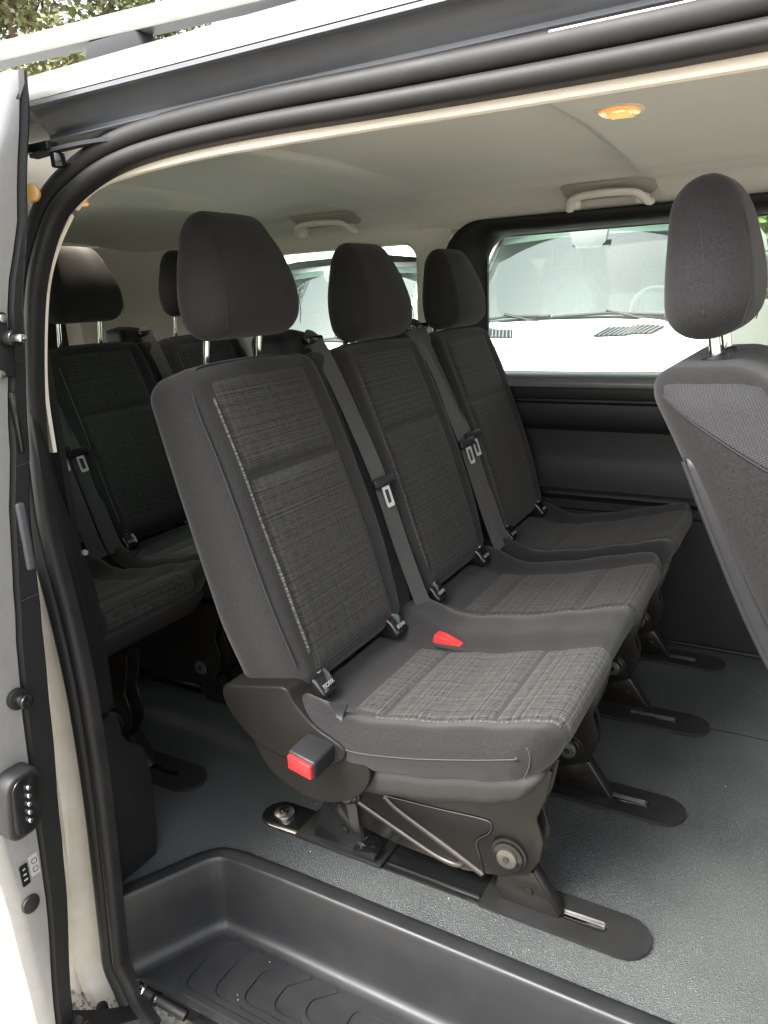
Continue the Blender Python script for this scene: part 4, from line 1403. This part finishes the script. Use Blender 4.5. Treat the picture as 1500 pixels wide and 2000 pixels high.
# ================================================================== OUTSIDE
def parked_van(name, cx, yb, zoff, sc_, label):
    """white panel van seen nose-on; yb = foot of the windscreen, nose towards -Y"""
    root = empty(name, (cx, yb+1.5, GZ), label, 'van', 'white vans parked alongside')
    def P3(x, y, z): return (cx+x*sc_, yb+y*sc_, GZ+zoff+z*sc_)
    # bonnet
    def bon(u, v):
        x = lerp(-.92, .92, u)
        y = lerp(-1.02, .0, v)
        z = lerp(1.06, 1.39, v**.85)-.10*abs(x/.92)**3.0-.05*(1-v)*abs(x/.92)**2+.012*sst(.45, .5, abs(x))*(1-sst(.6, .7, abs(x)))
        y -= -.22*abs(x/.92)**3*(1-v)
        return P3(x, y, z)
    bo = grid('bonnet', bon, 40, 24, WHITE, root)
    # front face
    def frn(u, v):
        x = lerp(-.95, .95, u)
        z = lerp(.25, 1.05, v)
        y = -1.03+.22*abs(x/.92)**3-.05*(1-v)
        z -= (.10*abs(x/.92)**3.0+.05*abs(x/.92)**2)*v
        return P3(x, y, z)
    grid('front_panel', frn, 30, 12, WHITE, root)
    for k in range(4):
        z = .72+.07*k
        sweep('grille_slat', [P3(lerp(-.55, .55, q/10), -1.055+.22*abs(lerp(-.55, .55, q/10)/.92)**3, z) for q in range(11)], [(-.012, -.012), (.012, -.012), (.012, .012), (-.012, .012)], (0, 0, 1), BLKR, root)
    # windscreen, leaning back
    def ws(u, v):
        x = lerp(-.86, .86, u)*lerp(1, .90, v)
        y = .02+lerp(0, .62, v)+.16*abs(x/.86)**2.2
        z = lerp(1.385, 2.02, v)-.03*abs(x/.86)**2
        return P3(x, y, z)
    grid('windscreen', ws, 20, 10, WGLASS, root)
    for s in (-1, 1):
        p = [Vector(ws(.5+s*.5, k/8))+Vector((s*.04*sc_, .01, 0)) for k in range(9)]
        sweep('pillar', p, [(-.055, -.05), (.055, -.05), (.055, .05), (-.055, .05)], (0, -1, .5), WHITE, root)
        p = [Vector(ws(.5+s*.485, k/8)) for k in range(9)]
        sweep('windscreen_border', p, [(-.025, -.006), (.025, -.006), (.025, .006), (-.025, .006)], (0, -1, .5), BLKR, root)
    p = [Vector(ws(k/16, 0)) for k in range(17)]
    sweep('scuttle', p, [(-.05, -.02), (.05, -.02), (.04, .012), (-.04, .012)], (0, -.4, 1), BLKR, root)
    p = [Vector(ws(k/16, 1))+Vector((0, -.01, -.02)) for k in range(17)]
    sweep('windscreen_border', p, [(-.05, -.005), (.05, -.005), (.05, .005), (-.05, .005)], (0, -1, .5), GREYP, root)
    prism('camera_housing', [P3(x, 0, z)[::2] for x, z in ((-.14, 2.0), (.14, 2.0), (.12, 1.90), (.08, 1.86), (-.08, 1.86), (-.12, 1.90))], 'y', yb+.50*sc_, yb+.54*sc_, GREYP, root, .006)
    # roof and sides
    rf = [(-.97, .2), (-.98, .9), (-.97, 1.4), (-.93, 1.75), (-.86, 2.05), (-.78, 2.16), (-.5, 2.22), (0, 2.24), (.5, 2.22), (.78, 2.16), (.86, 2.05), (.93, 1.75), (.97, 1.4), (.98, .9), (.97, .2)]
    V, F = [], []
    for k, y in enumerate((.60, .75, 1.0, 2.2, 4.6)):
        for x, z in rf:
            zz = z
            if k == 0: zz = z-.13*max(0, (z-1.9)/.34)
            yy = y
            if z < 1.5 and k == 0: yy = -.5
            elif z < 1.9 and k == 0: yy = lerp(.05, .5, (z-1.4)/.5)
            V.append(P3(x, yy, zz))
    nr = len(rf)
    for k in range(4):
        for q in range(nr-1): F.append((k*nr+q, k*nr+q+1, (k+1)*nr+q+1, (k+1)*nr+q))
    add('body', V, F, WHITE, root, angle=50)
    add('rear_panel', V[4*nr:], [tuple(range(nr))], GREYP, root)
    # bonnet vents with slats
    for s in (-1, 1):
        cor = ((.26, .66), (.60, .74), (.66, .90), (.32, .82))
        def vpt(a, b, up_):
            u = lerp(lerp(cor[0][0], cor[1][0], a), lerp(cor[3][0], cor[2][0], a), b)
            v = lerp(lerp(cor[0][1], cor[1][1], a), lerp(cor[3][1], cor[2][1], a), b)
            return Vector(bon(.5+s*u/1.84, v))+Vector((0, -up_*.35, up_))
        ve = grid('bonnet_vent', lambda a, b: vpt(a if s > 0 else 1-a, b, .008), 14, 6, BLKR, root)
        for k in range(12):
            t = (k+.5)/12
            tube('vent_slat', [vpt(t, 0, .012), vpt(t, .5, .012), vpt(t, 1, .012)], .0050*sc_, GREYP, ve, 5)
    # wipers
    for xx, x2, d in ((-.10, .62, 1), (-.82, -.12, 1)):
        w = tube('wiper', [Vector(ws(.5+xx/1.72, .02))+Vector((0, -.03, .012)), Vector(ws(.5+(xx+x2)/2/1.72, .045))+Vector((0, -.035, .012)), Vector(ws(.5+x2/1.72, .03))+Vector((0, -.03, .012))], .011*sc_, BLKR, root, 6)
        tube('wiper_arm', [Vector(ws(.5+(x2-.05)/1.72, -.03))+Vector((0, -.03, .01)), Vector(ws(.5+(xx+x2)/2/1.72, .06))+Vector((0, -.045, .02))], .010*sc_, BLKR, w, 6)
    # headlights, mirrors, wheels
    for s in (-1, 1):
        hp = [P3(s*.60, -.98, 1.00), P3(s*.74, -.86, 1.07), P3(s*.88, -.62, 1.06), P3(s*.93, -.62, .92), P3(s*.80, -.88, .84), P3(s*.62, -1.0, .88)]
        hv = [Vector(p)+Vector((s*.02, -.03, .07)) for p in hp]
        hb = bmesh.new()
        f = hb.faces.new([hb.verts.new(p) for p in hv])
        r_ = bmesh.ops.extrude_face_region(hb, geom=[f])
        bmesh.ops.translate(hb, vec=(0, .08, -.03), verts=[e for e in r_['geom'] if isinstance(e, bmesh.types.BMVert)])
        bevel_all(hb, .01)
        hl_ = addbm('headlight', hb, HLAMP, root)
        cyl('indicator', (Vector(P3(s*.73, -.93, 1.09))), (0, -1, .5), .06*sc_, .05, PLUG, hl_, 14, .01)
        mb = box('door_mirror', P3(s*1.16, .38, 1.62), (.20*sc_, .10*sc_, .30*sc_), BLKR, root, .04, None, 4)
        box('mirror_glass', P3(s*1.16, .42, 1.62), (.17*sc_, .09*sc_, .26*sc_), CHROME, mb, .03, None, 3)
        box('mirror_arm', P3(s*1.02, .40, 1.55), (.2*sc_, .05*sc_, .05*sc_), BLKR, mb, .01)
        for yw in (-.45, 3.2):
            wl_ = cyl('wheel', P3(s*.88, yw, .34), (1, 0, 0), .34*sc_, .20, RUB, root, 32, .03)
            cyl('hub', P3(s*.97, yw, .34), (1, 0, 0), .20*sc_, .03, GREYP, wl_, 20, .01)
    # cab inside: dashboard, wheel, seats
    box('dashboard', P3(0, .55, 1.25), (1.6*sc_, .5*sc_, .30*sc_), GREYP, root, .08, None, 3)
    st = [Vector(P3(.42+.19*math.cos(a), .92-.06*math.sin(a), 1.40+.17*math.sin(a))) for a in [2*math.pi*k/20 for k in range(21)]]
    tube('steering_wheel', st, .02*sc_, GREYP, root, 6)
    for xx in (-.45, .42):
        b_ = box('cab_seat', P3(xx, 1.55, 1.35), (.50*sc_, .16*sc_, .75*sc_), GREYP, root, .06, None, 3)
        box('cab_headrest', P3(xx, 1.55, 1.84), (.27*sc_, .11*sc_, .20*sc_), GREYP, b_, .04, None, 3)
    return root
HLAMP = M('clear_headlamp', (.62, .64, .62), .12, .4, coat=.6)
parked_van('parked_van', -1.53, 5.2, -.0, 1.0, 'white van with bonnet vents facing the long side window')
parked_van('parked_van', -3.78, 5.35, -.10, .97, 'white van seen through the rear side window, behind the headrests')

# ---- stone wall beyond, with climbing plant
STONE = M('weathered_stone', (.15, .135, .095), .95, c2=(.095, .09, .055), vscale=9, bump=.7, bscale=40, bdist=.01)
MORTAR = M('dark_mortar', (.035, .032, .024), .95, bump=.5, bscale=60, bdist=.006)
wy = 11.5
sw = empty('stone_wall', (-.4, wy, GZ), 'weathered stone boundary wall behind the parked vans', 'wall')
box('wall_core', (.5, wy+.30, GZ+1.25), (16, .46, 2.5), MORTAR, sw, .01)
stone_meshes = []
for k in range(6):
    b = bmesh.new()
    bmesh.ops.create_cube(b, size=1)
    bmesh.ops.scale(b, vec=(1, .12, 1), verts=b.verts)
    bevel_all(b, .05, 1)
    for v in b.verts:
        v.co += Vector((random.uniform(-.04, .04), random.uniform(-.025, .02), random.uniform(-.05, .05)))
    me = bpy.data.meshes.new('stone')
    b.to_mesh(me); b.free()
    me.materials.append(STONE)
    stone_meshes.append(me)
zz = GZ+.25
cnt = 0
while zz < GZ+1.6:
    hgt = random.uniform(.075, .105)
    x = -2.1+random.uniform(-.1, 0)
    while x < .9 and cnt < 296:
        w = random.uniform(.13, .24)
        o = bpy.data.objects.new('stone', stone_meshes[cnt % 6])
        col.objects.link(o)
        o.parent = sw
        o.location = Vector((x+w/2, wy+.065+random.uniform(-.012, .012), zz+hgt/2))-ORG[sw.name]
        o.scale = (w-.014, 1, hgt-.013)
        x += w; cnt += 1
    zz += hgt

LEAF = M('bright_green_leaf', (.06, .12, .02), .55, c2=(.11, .18, .04), vscale=12)
LEAFD = M('dull_green_leaf', (.055, .075, .022), .6, c2=(.13, .13, .045), vscale=3)
BARK = M('bark', (.12, .09, .06), .95, bump=.7, bscale=30, bdist=.02)
iv = empty('climbing_plant', (-.3, wy-.1, GZ+1.0), 'bright green climbing plant hanging over the stone wall', 'plant')
lm = []
for k in range(4):
    pts = [(0, 0, 0), (.045, 0, .02), (.062, .008, .07), (.035, .016, .12), (0, .02, .15), (-.035, .016, .12), (-.062, .008, .07), (-.045, 0, .02)]
    me = bpy.data.meshes.new('leaf')
    me.from_pydata([(p[0]*random.uniform(.85, 1.1), p[1]-.02*abs(p[0])/.06, p[2]) for p in pts], [], [(0, 1, 2, 3, 4), (0, 4, 5, 6, 7)])
    me.materials.append(LEAF)
    lm.append(me)
for k in range(280):
    o = bpy.data.objects.new('leaf', random.choice(lm))
    col.objects.link(o)
    o.parent = iv
    x, z = random.uniform(-1.6, .7), random.uniform(GZ+1.35, GZ+2.75)
    if z < GZ+1.6 and random.random() < .6: z += .5
    o.location = Vector((x, wy-random.uniform(.05, .32), z))-ORG[iv.name]
    o.rotation_euler = (random.uniform(-.9, .5), random.uniform(1.9, 4.4), random.uniform(-.8, .8))
    s = random.uniform(.65, 1.15)
    o.scale = (s, s, s)

def leaf_cloud(n, centres, size, seed):
    rn = random.Random(seed)
    V, F = [], []
    for _ in range(n):
        c, r = rn.choice(centres)
        d = Vector((rn.gauss(0, 1), rn.gauss(0, 1), rn.gauss(0, 1))).normalized()*r*(rn.random()**.45)
        p = Vector(c)+Vector((d.x, d.y, d.z*.85))
        a = Vector((rn.gauss(0, 1), rn.gauss(0, 1), rn.gauss(0, 1))).normalized()
        b = a.orthogonal().normalized()
        s = size*rn.uniform(.6, 1.3)
        k = len(V)
        V += [p-a*s, p+b*s*.5, p+a*s, p-b*s*.5]
        F.append((k, k+1, k+2, k+3))
    return V, F
bm_c = []
rn = random.Random(3)
for _ in range(46):
    bm_c.append(((rn.uniform(-3, 1.5), wy+rn.uniform(.1, .9), GZ+rn.uniform(1.9, 3.0)), rn.uniform(.25, .5)))
V, F = leaf_cloud(5200, bm_c, .075, 5)
add('foliage', V, F, LEAF, iv, smooth=False, kind='stuff')
tube('stem', catmull([(-.3, wy-.03, GZ), (-.35, wy-.05, GZ+.8), (-.1, wy-.06, GZ+1.6), (-.4, wy, GZ+2.4)], 5), .025, BARK, iv)

def tree(name, x, y, h, cr, seed, n, label):
    rn = random.Random(seed)
    t = empty(name, (x, y, GZ), label, 'tree')
    tp = catmull([(x, y, GZ-.1), (x+.1, y, GZ+h*.25), (x-.1, y+.1, GZ+h*.5), (x, y, GZ+h*.85)], 6)
    V, F = [], []
    ns = 10
    for i, p in enumerate(tp):
        r = .28*(1-i/len(tp)*.85)
        for k in range(ns): V.append(p+Vector((r*math.cos(2*math.pi*k/ns), r*math.sin(2*math.pi*k/ns), 0)))
    for i in range(len(tp)-1):
        for k in range(ns): F.append((i*ns+k, i*ns+(k+1) % ns, (i+1)*ns+(k+1) % ns, (i+1)*ns+k))
    add('trunk', V, F, BARK, t)
    cs_ = []
    for k in range(44):
        a = rn.uniform(0, 2*math.pi); rr = cr*rn.random()**.5
        zz = GZ+h*rn.uniform(.38, 1.0)
        sh = 1-abs((zz-GZ)/h-.62)*1.1
        c = (x+rr*sh*math.cos(a), y+rr*sh*math.sin(a), zz)
        cs_.append((c, rn.uniform(.45, .95)*cr/3.2))
        if k < 16:
            tube('limb', catmull([tp[len(tp)//2], Vector(c)*.5+Vector(tp[len(tp)//2+4])*.5, Vector(c)], 4), .045, BARK, t, 6)
    V, F = leaf_cloud(n, cs_, .055, seed+1)
    add('crown', V, F, LEAFD, t, smooth=False)
tree('broadleaf_tree', -10.6, 8.2, 6.9, 3.3, 21, 30000, 'leafy tree rising behind the silver roof')
